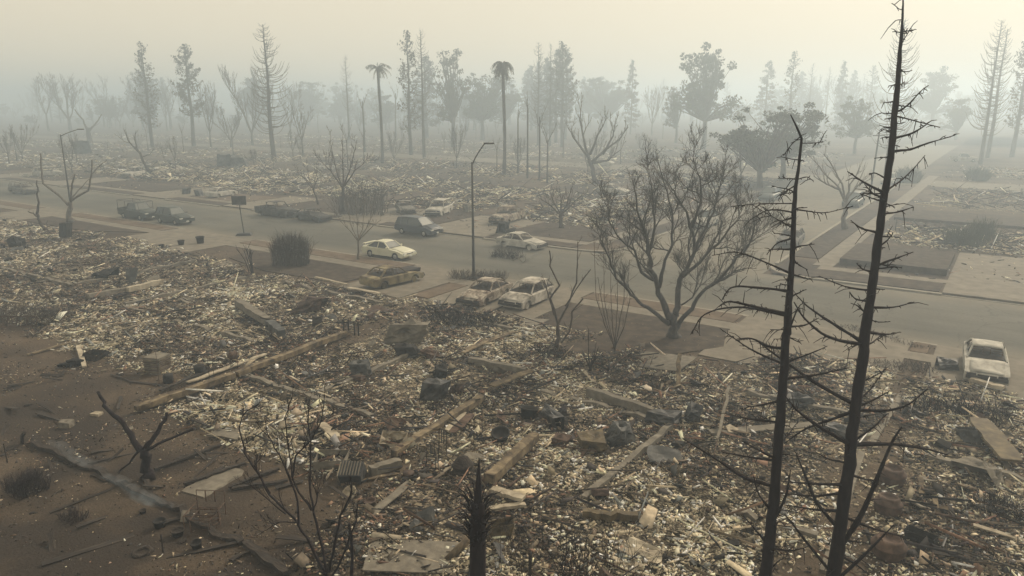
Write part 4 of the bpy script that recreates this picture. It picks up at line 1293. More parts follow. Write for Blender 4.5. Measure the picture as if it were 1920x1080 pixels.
def redwood(seed, Hh, start, wid, tuft, arcs=True, n=80):
    random.seed(seed)
    e = far_root('redwood')
    t = MB(); lean = random.uniform(-0.2, 0.2)
    tp = [Vector((lean * math.sin(i / 3), 0.1 * math.cos(i), Hh * i / 10)) for i in range(11)]
    t.tube(tp, [0.45 * (1 - 0.92 * i / 10) + 0.02 for i in range(11)], 7); t.build('trunk', M_BARK, e, True)
    c = MB(); leaf = []
    for k in range(n):
        f = start + (1 - start) * (k / n) ** 0.9
        z = Hh * f
        a = random.uniform(0, 2 * math.pi)
        prof = math.sin(min(1, (1 - f) / (1 - start) * 1.25 + 0.06) * math.pi / 2) ** 0.8
        L = wid * prof * random.uniform(0.55, 1.15) + 0.25
        dh = Vector((math.cos(a), math.sin(a), 0))
        pts = []
        up = random.uniform(0.25, 0.6) if arcs else random.uniform(-0.1, 0.25)
        for j in range(6):
            s = j / 5
            pts.append(Vector((0, 0, z)) + dh * (L * (s ** 0.85) * (1 - 0.12 * s * arcs)) + Z3 * (L * (-0.18 * s + up * s * s * 1.5)))
        c.tube(pts, [0.068 * (1 - 0.6 * j / 5) * (0.6 + L * 0.12) for j in range(6)], 3, cap=False)
        if tuft:
            for _ in range(int(tuft * (0.6 + L))):
                p, d, i, f_ = interp(pts, random.uniform(0.25, 1))
                leaf.append(p + rvec(0.22))
    c.build('crown', M_BARK, e)
    if leaf:
        leaves(leaf, 0.28, M_DEADLEAF, e, flat=0.5)
    return e


def leaves(pts, size, m, e, flat=1.0, name='foliage'):
    n = len(pts)
    c = np.array([tuple(p) for p in pts])
    a = RNG.normal(0, 1, (n, 3)); a /= np.linalg.norm(a, axis=1)[:, None]
    b = RNG.normal(0, 1, (n, 3)); b[:, 2] *= flat; b -= a * (a * b).sum(1)[:, None]; b /= np.linalg.norm(b, axis=1)[:, None]
    s = size * RNG.uniform(0.5, 1.4, (n, 1))
    V = np.stack([c - a * s, c + b * s * 0.5, c + a * s, c - b * s * 0.5], 1).reshape(-1, 3)
    Q = np.arange(n * 4).reshape(-1, 4)
    o = np_mesh(name, V, Q, m)
    o.parent = e
    return o


def leafy(seed, Hh, wid, trunkh, nclump, nleaf, size, m, dome=1.0):
    random.seed(seed)
    e = far_root('leafy_tree')
    t = MB(); c = MB(); pts = []
    t.tube([(0, 0, 0), (0.1, 0, trunkh * 0.5), (0, 0.1, trunkh)], [0.36, 0.28, 0.24], 7); t.build('trunk', M_BARK, e, True)
    for k in range(nclump):
        if k % 11 == 0:      # a new bough every eleven clumps
            a = random.uniform(0, 2 * math.pi); f = 0.12 + 0.78 * random.random() ** 0.8
            rr = wid / 2 * random.uniform(0.15, 0.85) * (math.sin(math.pi * min(0.98, 0.2 + 0.7 * f)) ** 0.6)
            bough = Vector((math.cos(a) * rr, math.sin(a) * rr, trunkh * 0.9 + (Hh - trunkh) * f))
        q = bough + Vector((random.gauss(0, wid * 0.11), random.gauss(0, wid * 0.11), random.gauss(0, Hh * 0.06)))
        q.z = min(max(q.z, trunkh * 0.7), Hh)
        mid = Vector((q.x * 0.45, q.y * 0.45, trunkh + (q.z - trunkh) * 0.5))
        c.tube([(0, 0, trunkh * 0.9), mid + rvec(0.2), q], [0.14, 0.07, 0.02], 4, cap=False)
        rad = random.uniform(0.4, 1.2) * wid / 10
        for _ in range(int(nleaf * random.uniform(0.4, 1.3))):
            d = rvec(1).normalized() * (random.random() ** 0.4) * rad
            d.z *= 0.65
            pts.append(q + d)
    c.build('crown', M_BARK, e)
    leaves(pts, size, m, e)
    return e


def vase(seed, Hh, trunkh, limbs, lv=3, num=7, L=2.9, sp=0.5, up=0.35, r=0.18, m=None):
    random.seed(seed)
    e = far_root('bare_tree')
    t, c = MB(), MB()
    t.tube([(0, 0, -0.1), (0.05, 0, trunkh * 0.5), (0, 0, trunkh)], [r * 1.3, r, r * 0.85], 7); t.build('trunk', m or M_BARK, e, True)
    for k in range(limbs):
        a = 2 * math.pi * k / limbs + random.uniform(-0.3, 0.3)
        d = Vector((math.cos(a) * 0.55, math.sin(a) * 0.55, 1))
        q = curve(Vector((0, 0, trunkh * random.uniform(0.8, 1))), d, (Hh - trunkh) * random.uniform(0.7, 0.95), 5, 0.14, 0.12)
        rd = [r * 0.55 * (1 - 0.82 * j / 5) for j in range(6)]
        c.tube(q, rd, 5, cap=False)
        twigs(c, q, rd, lv, num, L, sp, up, 0.16, 0.2, 0.022, 0.55)
    c.build('crown', m or M_BARK, e)
    return e


def palm(seed, Hh, skirt):
    random.seed(seed)
    e = far_root('palm_tree')
    t = MB(); tp = [Vector((0.15 * math.sin(i * 0.4), 0, Hh * i / 12)) for i in range(13)]
    t.tube(tp, [0.40 - 0.12 * min(1, i / 3) + (0.03 if i % 2 else 0) for i in range(12)] + [0.36], 9); t.build('trunk', M_BARK, e, True)
    for k in range(54 if skirt else 30):
        a = random.uniform(0, 2 * math.pi)
        dh = Vector((math.cos(a), math.sin(a), 0)); el = random.uniform(-0.9, 1.0) if skirt else random.uniform(-0.2, 1.2)
        L = random.uniform(2.2, 3.6)
        p = tp[-1].copy(); d = (dh * math.cos(el) + Z3 * math.sin(el)).normalized(); pts = [p.copy()]
        for j in range(7):
            d = (d - Z3 * (0.36 if skirt else 0.28)).normalized(); p = p + d * (L / 7); pts.append(p.copy())
        f = MB(); f.tube(pts, [0.05 * (1 - j / 9) for j in range(8)], 3, cap=False)
        for j in range(1, 8):
            s = d.cross(Z3).normalized() if abs(d.z) < 0.98 else Vector((1, 0, 0))
            for sg in (-1, 1):
                for q in (0.0, 0.5):
                    if random.random() < 0.25:
                        continue
                    b = pts[j - 1].lerp(pts[j], q)
                    tip = b + s * sg * random.uniform(0.1, 0.28) + Vector((0, 0, -random.uniform(0.25, 0.6)))
                    w = (pts[j] - pts[j - 1]).normalized() * 0.07
                    f.add([tuple(b - w), tuple(b + w), tuple(tip + w * .3), tuple(tip - w * .3)], [(0, 1, 2, 3)])
        f.build('frond', M_DEADLEAF, e)
    return e


def bundle(src):
    """children of a prototype"""
    return [o for o in COL.objects if o.parent == src]


def plant(proto, used, px, py, top, ref_h, label, cat='tree', group=None, name=None, wide=1.0, yaw=None, lean=0.0):
    p = G(px, py); p.z -= 0.05
    cap = 28.5 if ref_h > 15 else 26.5
    while top_z(p, top) - p.z > cap:          # no tree here is taller: it stands nearer instead
        py += 2.0
        p = G(px, py); p.z -= 0.05
    h = top_z(p, top) - p.z
    s = h / ref_h
    if proto in used:
        r = proto.copy(); COL.objects.link(r)
        for ch in KIDS[proto]:
            c = ch.copy(); COL.objects.link(c); c.parent = r
    else:
        r = proto; used.append(proto); KIDS[proto] = bundle(proto)
    r.location = p; r.rotation_euler = (0, lean, random.uniform(0, 6.28) if yaw is None else yaw)
    r.scale = (s * wide, s * wide, s)
    for k in ('group',):
        if k in r:
            del r[k]
    return tag(r, label, cat, group)


USED = []
RWB = [redwood(41, 24, 0.2, 4.3, 0, n=150), redwood(42, 24, 0.3, 3.0, 0, n=110)]
RWT = [redwood(43, 24, 0.30, 3.4, 9), redwood(44, 24, 0.2, 2.8, 5, n=90), redwood(45, 24, 0.12, 3.8, 12, False, n=100)]
LFY = [leafy(51, 10, 9, 3.2, 110, 62, 0.17, M_LEAF), leafy(52, 10, 7.5, 2.2, 100, 62, 0.17, M_LEAF), leafy(53, 10, 6.5, 3.2, 80, 30, 0.16, M_DEADLEAF)]
VAS = [vase(61, 10, 2.4, 5), vase(62, 10, 1.6, 6, up=0.55, sp=0.3), vase(63, 10, 3.2, 4, L=2.2)]
POL = [vase(64, 12, 7.0, 3, 2, 5, 1.1, 0.35, 0.3, 0.17), vase(65, 12, 8.5, 2, 2, 5, 0.9, 0.4, 0.3, 0.14)]
PLM = [palm(71, 20, True), palm(72, 20, False)]
plant(PLM[0], USED, 945, 330, 112, 20.6, 'tall burnt palm with drooping dead skirt behind the lamp post', yaw=0.4)
plant(PLM[1], USED, 717, 306, 122, 20.6, 'thinner burnt palm with ragged fronds left of the tall palm', yaw=1.4)
plant(RWB[0], USED, 513, 293, 46, 24, 'tall bare redwood with upcurved branches at left of centre', wide=1.05)
plant(RWT[0], USED, 364, 252, 84, 24, 'redwood still carrying dark foliage left of the tall bare redwood', wide=1.15)
plant(RWT[1], USED, 286, 208, 80, 24, 'faint narrow conifer in the haze at upper left')
plant(VAS[1], USED, 474, 272, 118, 10, 'bare vase-shaped tree beside the tall bare redwood', wide=0.85)
plant(VAS[0], USED, 546, 264, 150, 10, 'round bare tree right behind the tall bare redwood', wide=0.7)
plant(VAS[2], USED, 568, 292, 190, 10, 'small bare tree right of the tall bare redwood')
plant(VAS[0], USED, 396, 276, 150, 10, 'bare tree right of the redwood with dark foliage', wide=0.65)
plant(VAS[1], USED, 434, 276, 195, 10, 'low spreading bare tree left of the vase-shaped tree', wide=1.3)
plant(VAS[2], USED, 314, 246, 158, 10, 'bare tree with dark tufts left of the redwood with foliage', wide=0.8)
plant(POL[0], USED, 130, 232, 132, 12, 'thin slanting bare trunk in the haze at far left', lean=-0.08)
plant(VAS[2], USED, 196, 222, 138, 10, 'faint bare tree in the haze left of the forked trunk', wide=0.8)
plant(RWB[1], USED, 655, 262, 105, 24, 'faint slim bare redwood left of the thinner palm', wide=0.8)
plant(POL[1], USED, 742, 258, 140, 12, 'slanting thin trunk just right of the thinner palm', lean=-0.04)
plant(POL[1], USED, 684, 285, 150, 12, 'thin bare trunk just left of the thinner palm')
plant(RWT[1], USED, 770, 263, 60, 24, 'left of two tall pointed redwoods between the palms', wide=0.9)
plant(RWB[1], USED, 795, 259, 56, 24, 'right of two tall pointed redwoods between the palms', wide=0.75)
plant(RWT[2], USED, 800, 232, 105, 24, 'broad conical evergreen in the smoke behind the two pointed redwoods', wide=1.5)
plant(LFY[2], USED, 850, 246, 96, 10, 'ragged leaning leafy tree right of the conical evergreen', wide=0.8)
plant(LFY[0], USED, 905, 262, 135, 10, 'dark spreading oak in the smoke left of the tall palm', wide=1.05)
plant(LFY[1], USED, 945, 250, 150, 10, 'dark oak in the smoke directly behind the tall palm')
for (x, y, t, lab) in ((971, 326, 178, 'first slim bare pole tree right of the tall palm'), (989, 334, 150, 'second slim bare pole tree right of the tall palm'),
                       (1011, 338, 168, 'third slim bare pole tree right of the tall palm'), (1026, 342, 208, 'fourth and shortest slim pole tree right of the tall palm'),
                       (932, 326, 245, 'short slim pole tree just left of the tall palm')):
    plant(POL[x % 2], USED, x, y, t, 12, lab, wide=0.8)
plant(RWB[0], USED, 1009, 272, 80, 24, 'left bare redwood of the trio right of the tall palm', wide=0.7)
plant(RWB[1], USED, 1031, 266, 82, 24, 'middle thin redwood of the trio right of the tall palm', wide=0.6)
plant(RWT[0], USED, 1053, 240, 80, 24, 'leafier right redwood of the trio right of the tall palm', wide=1.0)
plant(RWT[2], USED, 1182, 226, 112, 24, 'faint conifer in the haze right of the redwood trio', wide=0.7)
plant(VAS[0], USED, 1222, 254, 158, 10, 'bare tree left of the big eucalyptus in the haze', wide=0.9)
plant(LFY[2], USED, 1267, 268, 165, 10, 'leafy tree below left of the big eucalyptus', wide=0.8)
plant(LFY[0], USED, 1318, 250, 90, 10, 'big round-headed eucalyptus rising above the haze right of centre', wide=0.85)
plant(RWT[2], USED, 1432, 212, 114, 24, 'faint bushy conifer right of the eucalyptus', wide=1.0)
plant(RWT[1], USED, 1476, 202, 98, 24, 'faint tall conifer, second right of the eucalyptus')
plant(RWT[2], USED, 1571, 196, 114, 24, 'faint pointed conifer left of the tall pines in the far haze', wide=0.7)
plant(VAS[1], USED, 1510, 222, 138, 10, 'faint bare tree above the leafy street trees', wide=0.8)
plant(VAS[0], USED, 1388, 350, 232, 10, 'half bare street tree, left of three on the side street', wide=0.9)
plant(LFY[1], USED, 1424, 352, 205, 10, 'dense leafy street tree, middle of three on the side street', wide=1.35)
plant(LFY[0], USED, 1466, 338, 198, 10, 'dense leafy street tree, right of three on the side street', wide=1.25)
plant(LFY[0], USED, 1602, 288, 184, 10, 'round leafy tree up the side street between the two pines', wide=0.95)
plant(LFY[1], USED, 1792, 262, 182, 10, 'large leafy tree in the haze right of the tallest pine', wide=1.2)
plant(LFY[0], USED, 1745, 238, 130, 10, 'pale leafy mass far behind the tallest pine', wide=1.0)
plant(RWB[0], USED, 1660, 338, 38, 24, 'tall bare redwood with arching twigs directly behind the tallest pine', wide=0.8)
plant(RWB[0], USED, 1838, 284, 38, 24, 'left tall redwood of the group at the right edge', wide=0.8)
plant(RWB[1], USED, 1852, 278, 54, 24, 'middle tall redwood of the group at the right edge', wide=0.9)
plant(RWT[1], USED, 1898, 262, 58, 24, 'right tall redwood of the group at the right edge', wide=1.0)
MARKS = [(60, 'above the gutted van'), (170, 'above the forked dead trunk'), (290, 'over the rack pickup'), (400, 'left of the tall bare redwood'), (520, 'around the tall bare redwood'),
         (620, 'over the dark burnt bush'), (715, 'around the thinner palm'), (800, 'over the unburnt minivan'), (890, 'over the near lamp post'), (950, 'behind the tall palm'), (1040, 'around the redwood trio'),
         (1130, 'over the tree with upswept limbs'), (1220, 'left of the eucalyptus'), (1320, 'around the eucalyptus'), (1420, 'over the three street trees'), (1510, 'above the shorter charred pine'),
         (1600, 'over the pruned street tree'), (1690, 'around the tallest charred pine'), (1790, 'right of the tallest charred pine'), (1890, 'at the right edge')]


def near_mark(px):
    return min(MARKS, key=lambda m: abs(m[0] - px))[1]


def word_of(pr):
    return 'conifer' if pr in RWT + RWB else 'leafy tree' if pr in LFY else 'slim bare trunk' if pr in POL else 'bare tree'


BGF = 'faint trees at the back of the smoke'
random.seed(99)
for k in range(46):                      # ragged groves of one or two kinds at their own distances
    cx = -40 + 2000 * (k + random.random() * 1.4) / 46
    cy = random.choice([216, 219, 222, 226, 232, 240]) - (5 if cx < 500 else 0)
    kinds = random.choice([RWT + RWB, LFY, LFY + VAS, RWT + LFY, VAS + POL, RWB + VAS])
    tall = random.uniform(0.55, 1.15)
    for q in range(random.randint(2, 8)):
        px = cx + random.gauss(0, 26); py = cy + random.uniform(-3, 5)
        pr = random.choice(kinds)
        big = pr in RWT + RWB
        top = py - (random.uniform(62, 120) if big else random.uniform(38, 86)) * tall
        plant(pr, USED, px, py, top, 24 if big else 11, 'faint %s at the back of the smoke %s' % (word_of(pr), near_mark(px)), group=BGF, wide=random.uniform(0.75, 1.35))
for k in range(90):                      # low scorched growth between the groves
    px = -40 + 2000 * (k + random.random()) / 90; py = random.choice([220, 224, 229, 236])
    pr = random.choice(LFY + [VAS[1]])
    plant(pr, USED, px, py, py - random.uniform(16, 40), 11, 'faint low scorched bush at the back of the smoke %s' % near_mark(px), cat='bush', group='faint low bushes at the back of the smoke', wide=random.uniform(1.2, 2.0))
SM = 'small bare trees among the far ruins'
for k in range(64):
    px = 1320 * (k + random.random()) / 64; py = random.uniform(228, 326)
    pr = random.choice(VAS + POL)
    plant(pr, USED, px, py, py - (py - 190) * random.uniform(0.25, 0.75), 11, 'small %s among the far ruins %s' % (word_of(pr), near_mark(px)), group=SM, wide=random.uniform(0.6, 1.0))
for pr in RWB + RWT + LFY + VAS + POL + PLM:
    if pr not in USED:
        for ch in bundle(pr):
            bpy.data.objects.remove(ch)
        bpy.data.objects.remove(pr)

# ------------------------------------------------------------------ street furniture and yard things
M_POLE = mat('grey_pole_steel', [(0.045, 0.045, 0.045), (0.08, 0.08, 0.078)], 4, 0.7, 0.3)
M_ASHW = mat('ash_white_board', [(0.09, 0.075, 0.06), (0.25, 0.215, 0.165), (0.38, 0.335, 0.26), (0.47, 0.42, 0.33)], 2.2, 0.9, bump=0.4, detail=9, dist=0.6)
M_TAN = mat('heat_tanned_timber', [(0.02, 0.016, 0.014), (0.065, 0.05, 0.036), (0.17, 0.133, 0.086), (0.26, 0.21, 0.14)], 2.4, 0.9, bump=0.5, detail=9, dist=0.6)
M_CHARW = mat('charred_timber', [(0.012, 0.01, 0.01), (0.03, 0.025, 0.023), (0.075, 0.06, 0.05)], 6, 0.95, bump=0.7, stretch=(0.5, 3, 3))
M_GREYC = mat('sooty_concrete', [(0.09, 0.082, 0.07), (0.15, 0.135, 0.112), (0.22, 0.2, 0.165)], 3, 0.92, bump=0.3)
M_STEEL = mat('sooty_sheet_steel', [(0.022, 0.023, 0.027), (0.055, 0.056, 0.06), (0.11, 0.108, 0.105)], 2.5, 0.6, 0.25)
M_BLUED = mat('blued_sheet_steel', [(0.03, 0.031, 0.034), (0.065, 0.067, 0.069), (0.13, 0.128, 0.122)], 2.5, 0.6, 0.2)
M_OCHRE = mat('ochre_scorched_steel', [(0.03, 0.024, 0.02), (0.09, 0.07, 0.042), (0.18, 0.145, 0.085)], 2.5, 0.8)
M_RUST = mat('rusted_steel', [(0.025, 0.017, 0.014), (0.07, 0.045, 0.034), (0.14, 0.095, 0.07)], 3.5, 0.9, dist=0.5)
M_CLAY = mat('sooty_terracotta', [(0.025, 0.018, 0.017), (0.075, 0.052, 0.043), (0.15, 0.11, 0.09)], 3, 0.9, dist=0.4)
M_BLACK = mat('soot_black', [(0.01, 0.01, 0.011), (0.024, 0.022, 0.022)], 5, 0.9)
DM = dict(ash=M_ASHW, tan=M_TAN, char=M_CHARW, grey=M_GREYC, steel=M_STEEL, blue=M_BLUED, ochre=M_OCHRE, rust=M_RUST, clay=M_CLAY, black=M_BLACK)


def one(mb, name, label, cat, m, loc, rz=0.0, smooth_=False, group=None):
    return tag(mb.build(name, m, None, smooth_, loc, rz), label, cat, group, 'thing')


def span(name, label, cat, a, b, w, h, m, lift=0.0, nseg=7, wob=0.018, group=None, up_b=0.0):
    """a board, beam or wall lying between two photo points"""
    A, Bp = G(*a), G(*b)
    mb = MB(); c = (A + Bp) / 2
    n = nseg
    d = (Bp - A); s = Vector((-d.y, d.x, 0)).normalized()
    rings = []
    za, zb = A.z, Bp.z + up_b
    for i in range(n + 1):
        f = i / n
        p = A.lerp(Bp, f); p.z = za + (zb - za) * f + lift
        o = s * random.gauss(0, wob) + Z3 * random.gauss(0, wob * 0.5)
        en = 1.0 if 0 < i < n else random.uniform(0.7, 1.0)
        ww = w / 2 * random.uniform(0.92, 1.05) * en; hh = h * random.uniform(0.88, 1.08) * (0.5 + 0.5 * en)
        k = p - c + o
        rings.append([k - s * ww, k + s * ww, k + s * ww * 0.94 + Z3 * hh, k - s * ww * 0.94 + Z3 * hh])
    mb.loft(rings)
    return one(mb, name, label, cat, DM[m], c, group=group)


def crumple(mb, s, n, amp, seed, open_top=False, skew=0.0):
    """a dented sheet-metal box"""
    rs = random.Random(seed)
    amp = max(amp * 1.5, 0.02) if amp > 0.03 else amp
    skew = skew or (rs.uniform(-0.5, 0.5) if amp > 0.06 else 0)
    off = [(rs.uniform(-amp, amp), rs.uniform(-amp, amp), rs.uniform(-amp, amp)) for _ in range(60)]
    def w(p, k):
        o = off[k % 60]
        return Vector((p[0] * s[0] / 2 + o[0] + skew * p[2] * s[0] * 0.3, p[1] * s[1] / 2 + o[1], (p[2] + 1) * s[2] / 2 + o[2] * (0.4 if p[2] < 0 else 1)))
    P8 = [(-1, -1, -1), (1, -1, -1), (1, 1, -1), (-1, 1, -1), (-1, -1, 1), (1, -1, 1), (1, 1, 1), (-1, 1, 1)]
    C = [w(p, i) for i, p in enumerate(P8)]
    faces = [(0, 1, 5, 4), (1, 2, 6, 5), (2, 3, 7, 6), (3, 0, 4, 7)] + ([] if open_top else [(4, 5, 6, 7)])
    if amp > 0.1 and not open_top:
        faces.pop(rs.randrange(4))
    for fi, f in enumerate(faces):
        a, b, c, d = [C[i] for i in f]
        nn = (b - a).cross(d - a).normalized()
        def fn(u, v, a=a, b=b, c=c, d=d, nn=nn, fi=fi):
            q = (a * (1 - u) + b * u) * (1 - v) + (d * (1 - u) + c * u) * v
            e = min(u, 1 - u) * min(v, 1 - v) * 4
            return q + nn * (math.sin(u * 7 + fi * 2 + seed) * math.cos(v * 5 + fi) * amp * 1.6 * e + rs.uniform(-0.25, 0.25) * amp * (e > 0.01))
        mb.sheet(fn, n + 2, n + 2, 0.012)


def box(name, label, cat, px, py, s, rz, m, amp=0.05, open_top=False, tilt=0.0, seed=0, skew=0.0, group=None):
    mb = MB(); crumple(mb, s, 4, amp, seed + int(px), open_top, skew)
    p = G(px, py, -0.04)
    o = one(mb, name, label, cat, DM[m], p, R_(rz), group=group)
    o.rotation_euler = (R_(tilt), R_(tilt * 0.4), R_(rz))
    return o


def flap(name, label, cat, px, py, lx, ly, rz, m, tilt=15, bend=0.2, rough=0.03, seed=0, th=0.012, group=None, lift=0.0):
    """a bent sheet or slab"""
    rs = random.Random(seed + int(px * 3 + py))
    a, b, c = rs.uniform(2, 5), rs.uniform(2, 5), rs.uniform(0, 6)
    mb = MB()
    kk = 1.0 if rough > 0.008 else 0.12
    mb.sheet(lambda u, v: ((u - 0.5) * lx * (1 + kk * 0.12 * math.sin(v * 4 + c)), (v - 0.5) * ly * (1 + kk * 0.1 * math.sin(u * 5 + c)),
                           bend * (u - 0.5) ** 2 * lx + rough * math.sin(u * a * 2 + c) * math.cos(v * b * 2)), 6, 5, th)
    p = G(px, py)
    p.z += lift + abs(math.sin(R_(tilt))) * ly * 0.38 + th
    o = one(mb, name, label, cat, DM[m], p, group=group)
    o.rotation_euler = (R_(tilt), R_(rs.uniform(-8, 8)), R_(rz))
    return o


def turned(name, label, cat, px, py, prof, m, n=16, tilt=0.0, rz=0.0, jit=0.0, parts=None, group=None, sink=0.03):
    mb = MB(); mb.lathe(prof, n, jit=jit)
    p = G(px, py, -sink)
    o = one(mb, name, label, cat, DM[m], p, smooth_=True, group=group)
    o.rotation_euler = (R_(tilt), 0, R_(rz))
    return o


def pot_prof(r, h):
    return [(0.001, 0), (r * 0.72, 0), (r * 0.95, h * 0.9), (r * 1.06, h * 0.9), (r * 1.06, h), (r * 0.9, h), (r * 0.82, h * 0.75), (0.001, h * 0.72)]


# lamp posts
def lamp_post(px, py, top, label, yaw, mast, rise):
    p = P(px, py, 0.12); h = top_z(p, top) - 0.12
    e = empty('lamp_post', p, 0, label, 'street lamp', 'street lamps along the near kerb')
    b = MB(); b.tube([(0, 0, 0), (0, 0, h * 0.5), (0, 0, h)], [0.115, 0.09, 0.07], 10); b.build('pole', M_POLE, e, True)
    b = MB(); b.lathe([(0.001, 0.14), (0.16, 0.14), (0.2, 0.02), (0.2, 0)], 10); b.build('base', M_POLE, e)
    d = Vector((math.cos(yaw), math.sin(yaw), 0))
    b = MB(); pts = [Vector((0, 0, h - 0.2)) + d * (mast * s) + Z3 * (rise * (s ** 0.8)) for s in (0, 0.25, 0.5, 0.75, 1)]
    b.tube(pts, 0.045, 6); b.build('arm', M_POLE, e, True)
    b = MB(); q = pts[-1] + d * 0.3
    b.sheet(lambda u, v: q + d * ((u - 0.5) * 0.75) + Vector((-d.y, d.x, 0)) * ((v - 0.5) * 0.3 * (1 - 0.5 * abs(u - 0.4))) + Z3 * (0.07 * math.sin(v * math.pi)), 5, 4, 0.07)
    b.build('lamp_head', M_POLE, e, True)
    return e


lamp_post(888, 523, 304, 'grey street lamp post in front of the tall palm', R_(35), 0.9, 1.5)
lamp_post(133, 388, 252, 'far street lamp post behind the pollarded tree at left', R_(35), 2.2, 0.8)
# utility pole by the redwood, another behind
for (x, y, t, lab) in ((1630, 372, 248, 'thin leaning utility pole beside the bare redwood behind the tallest pine'), (1303, 262, 208, 'thin utility pole below the eucalyptus')):
    p = G(x, y); e = empty('utility_pole', p, YAW, lab, 'pole')
    h = top_z(p, t) - p.z
    b = MB(); b.tube([(0, 0, -0.1), (0.02 * h, 0, h * 0.5), (0.035 * h, 0, h)], [0.14, 0.12, 0.1], 7); b.build('pole', M_POLE, e)
    b = MB(); b.box((0.034 * h, 0, h * 0.95), (1.6, 0.1, 0.12)); b.build('crossarm', M_POLE, e)

# basketball hoop at the kerb
p = P(458, 441, 0.0); e = empty('basketball_hoop', p, YAW + R_(8), 'portable basketball hoop with dark backboard at the near kerb', 'basketball hoop')
b = MB(); b.box((0, 0, 0.12), (1.5, 0.9, 0.22), taper=0.8); b.build('base', M_BLACKP, e)
b = MB(); b.tube([(0, 0, 0.2), (-0.12, 0, 1.6), (-0.2, 0, 3.0)], 0.055, 8); b.build('post', M_POLE, e)
b = MB(); b.box((-0.2, -0.10, 3.45), (1.35, 0.06, 0.86)); bo = b.build('backboard', M_STEEL, e)
b = MB(); b.tube([(0.05, -0.14, 3.0), (-0.05, -0.5, 3.0), (-0.2, -0.62, 3.0), (-0.35, -0.5, 3.0), (-0.45, -0.14, 3.0)], 0.02, 5); b.build('rim', M_RUST, bo)


def brush(mb, n, w, d, h, r, lean=0.35, dome=True, fork=2, low=0.6):
    for _ in range(n):
        x, y = random.uniform(-0.5, 0.5), random.uniform(-0.5, 0.5)
        hh = h * (1 - (0.35 * (abs(x) * 2) ** 3 if dome else 0)) * random.uniform(low, 1.05)
        p = Vector((x * w, y * d, 0))
        q = curve(p, Vector((random.gauss(0, lean), random.gauss(0, lean), 1)), hh, 4, 0.10, 0.05)
        mb.tube(q, [r, r * 0.8, r * 0.65, r * 0.5, r * 0.3], 3, cap=False)
        for k in range(fork):
            t, dd, i, f = interp(q, random.uniform(0.35, 0.9))
            c_ = curve(t, dd + rvec(0.5), hh * random.uniform(0.2, 0.4), 2, 0.15, 0.1)
            mb.tube(c_, [r * 0.6, r * 0.45, r * 0.3], 3, cap=False)


def bush(name, label, px, py, n, w, d, h, r, m, rz=0, lean=0.35, cat='bush', dome=True, fork=2, group=None, low=0.6):
    random.seed(int(px * 7 + py))
    p = G(px, py, -0.03)
    e = empty(name, p, R_(rz), label, cat, group)
    mb = MB(); brush(mb, n, w, d, h, r, lean, dome, fork, low); mb.build('branches', m, e)
    return e


bush('burnt_hedge', 'square clipped burnt hedge standing on the scorched lawn', 547, 497, 330, 2.7, 1.5, 2.55, 0.018, M_BARK, math.degrees(YAW), 0.06, 'hedge', True, 4, None, 0.8)
bush('forked_shrub', 'pair of charred forked stems left of the burnt hedge', 472, 512, 7, 0.5, 0.4, 2.3, 0.045, M_BARKB, 0, 0.12, 'shrub', False)
bush('low_hedge', 'low burnt hedge at the foot of the near lamp post', 897, 524, 340, 4.2, 1.0, 0.8, 0.014, M_BARK, 25, 0.4, 'hedge', False)
bush('burnt_bush', 'dense dark burnt bush across the street behind the street sapling', 678, 402, 260, 5.8, 3.0, 4.4, 0.018, M_BARK, 33, 0.26)
bush('twig_pile', 'heap of bare burnt twigs at the left edge of the rubble', 48, 598, 420, 4.6, 2.4, 1.1, 0.012, M_BARK, 30, 0.9, 'twigs')
bush('charred_bush', 'rounded charred bush in the dark yard at lower left', 52, 918, 260, 1.25, 1.0, 0.75, 0.010, M_BARKB, 0, 0.5)
bush('charred_bush', 'small charred shrub tuft right of the rounded bush in the yard', 138, 972, 120, 0.9, 0.6, 0.35, 0.008, M_BARKB, 0, 0.8)
bush('branch_tangle', 'black tangle of branches and wire in front of the burnt hatchback', 872, 605, 330, 4.6, 1.7, 0.95, 0.016, M_BARKB, 12, 0.9, 'branches')
bush('branch_tangle', 'dark branch heap left of the small charred bush', 1030, 662, 200, 2.2, 1.2, 0.5, 0.012, M_BARKB, 0, 0.9, 'branches')
bush('branch_tangle', 'dark tangle below the pale car at the right edge', 1800, 775, 420, 3.6, 2.2, 0.7, 0.014, M_BARKB, 0, 0.9, 'branches')
bush('branch_tangle', 'charred branch heap at the right edge above the urns', 1888, 962, 260, 1.6, 1.2, 0.55, 0.010, M_BARKB, 0, 0.9, 'branches')
bush('burnt_juniper', 'left of two burnt junipers on the far right plot', 1808, 462, 240, 3.0, 2.0, 2.2, 0.03, M_LEAF, 0, 0.35)
bush('burnt_juniper', 'right of two burnt junipers on the far right plot', 1846, 452, 160, 1.6, 1.4, 2.4, 0.03, M_LEAF, 0, 0.35)
bush('round_bush', 'round bush beside the small pale car up the side street', 1702, 342, 300, 3.0, 2.6, 2.6, 0.05, M_LEAF, 0, 0.5)
bush('round_bush', 'round bush on the far right plots beyond the dark lawn', 1832, 338, 260, 2.8, 2.4, 2.4, 0.05, M_LEAF, 0, 0.5)
bush('burnt_brush', 'burnt brush and twisted frame beside the grey burnt sedan', 950, 482, 180, 2.6, 1.4, 0.9, 0.018, M_BARKB, 0, 0.9, 'brush')
bush('burnt_brush', 'dark brush at the kerb above the front of the shorter pine', 1655, 632, 240, 5.0, 0.9, 0.32, 0.014, M_BARK, -25, 1.0, 'brush')
bush('burnt_brush', 'grey brush pile on the drive left of the pale car', 1690, 690, 300, 3.0, 1.4, 0.4, 0.014, M_BARK, 20, 1.0, 'brush')
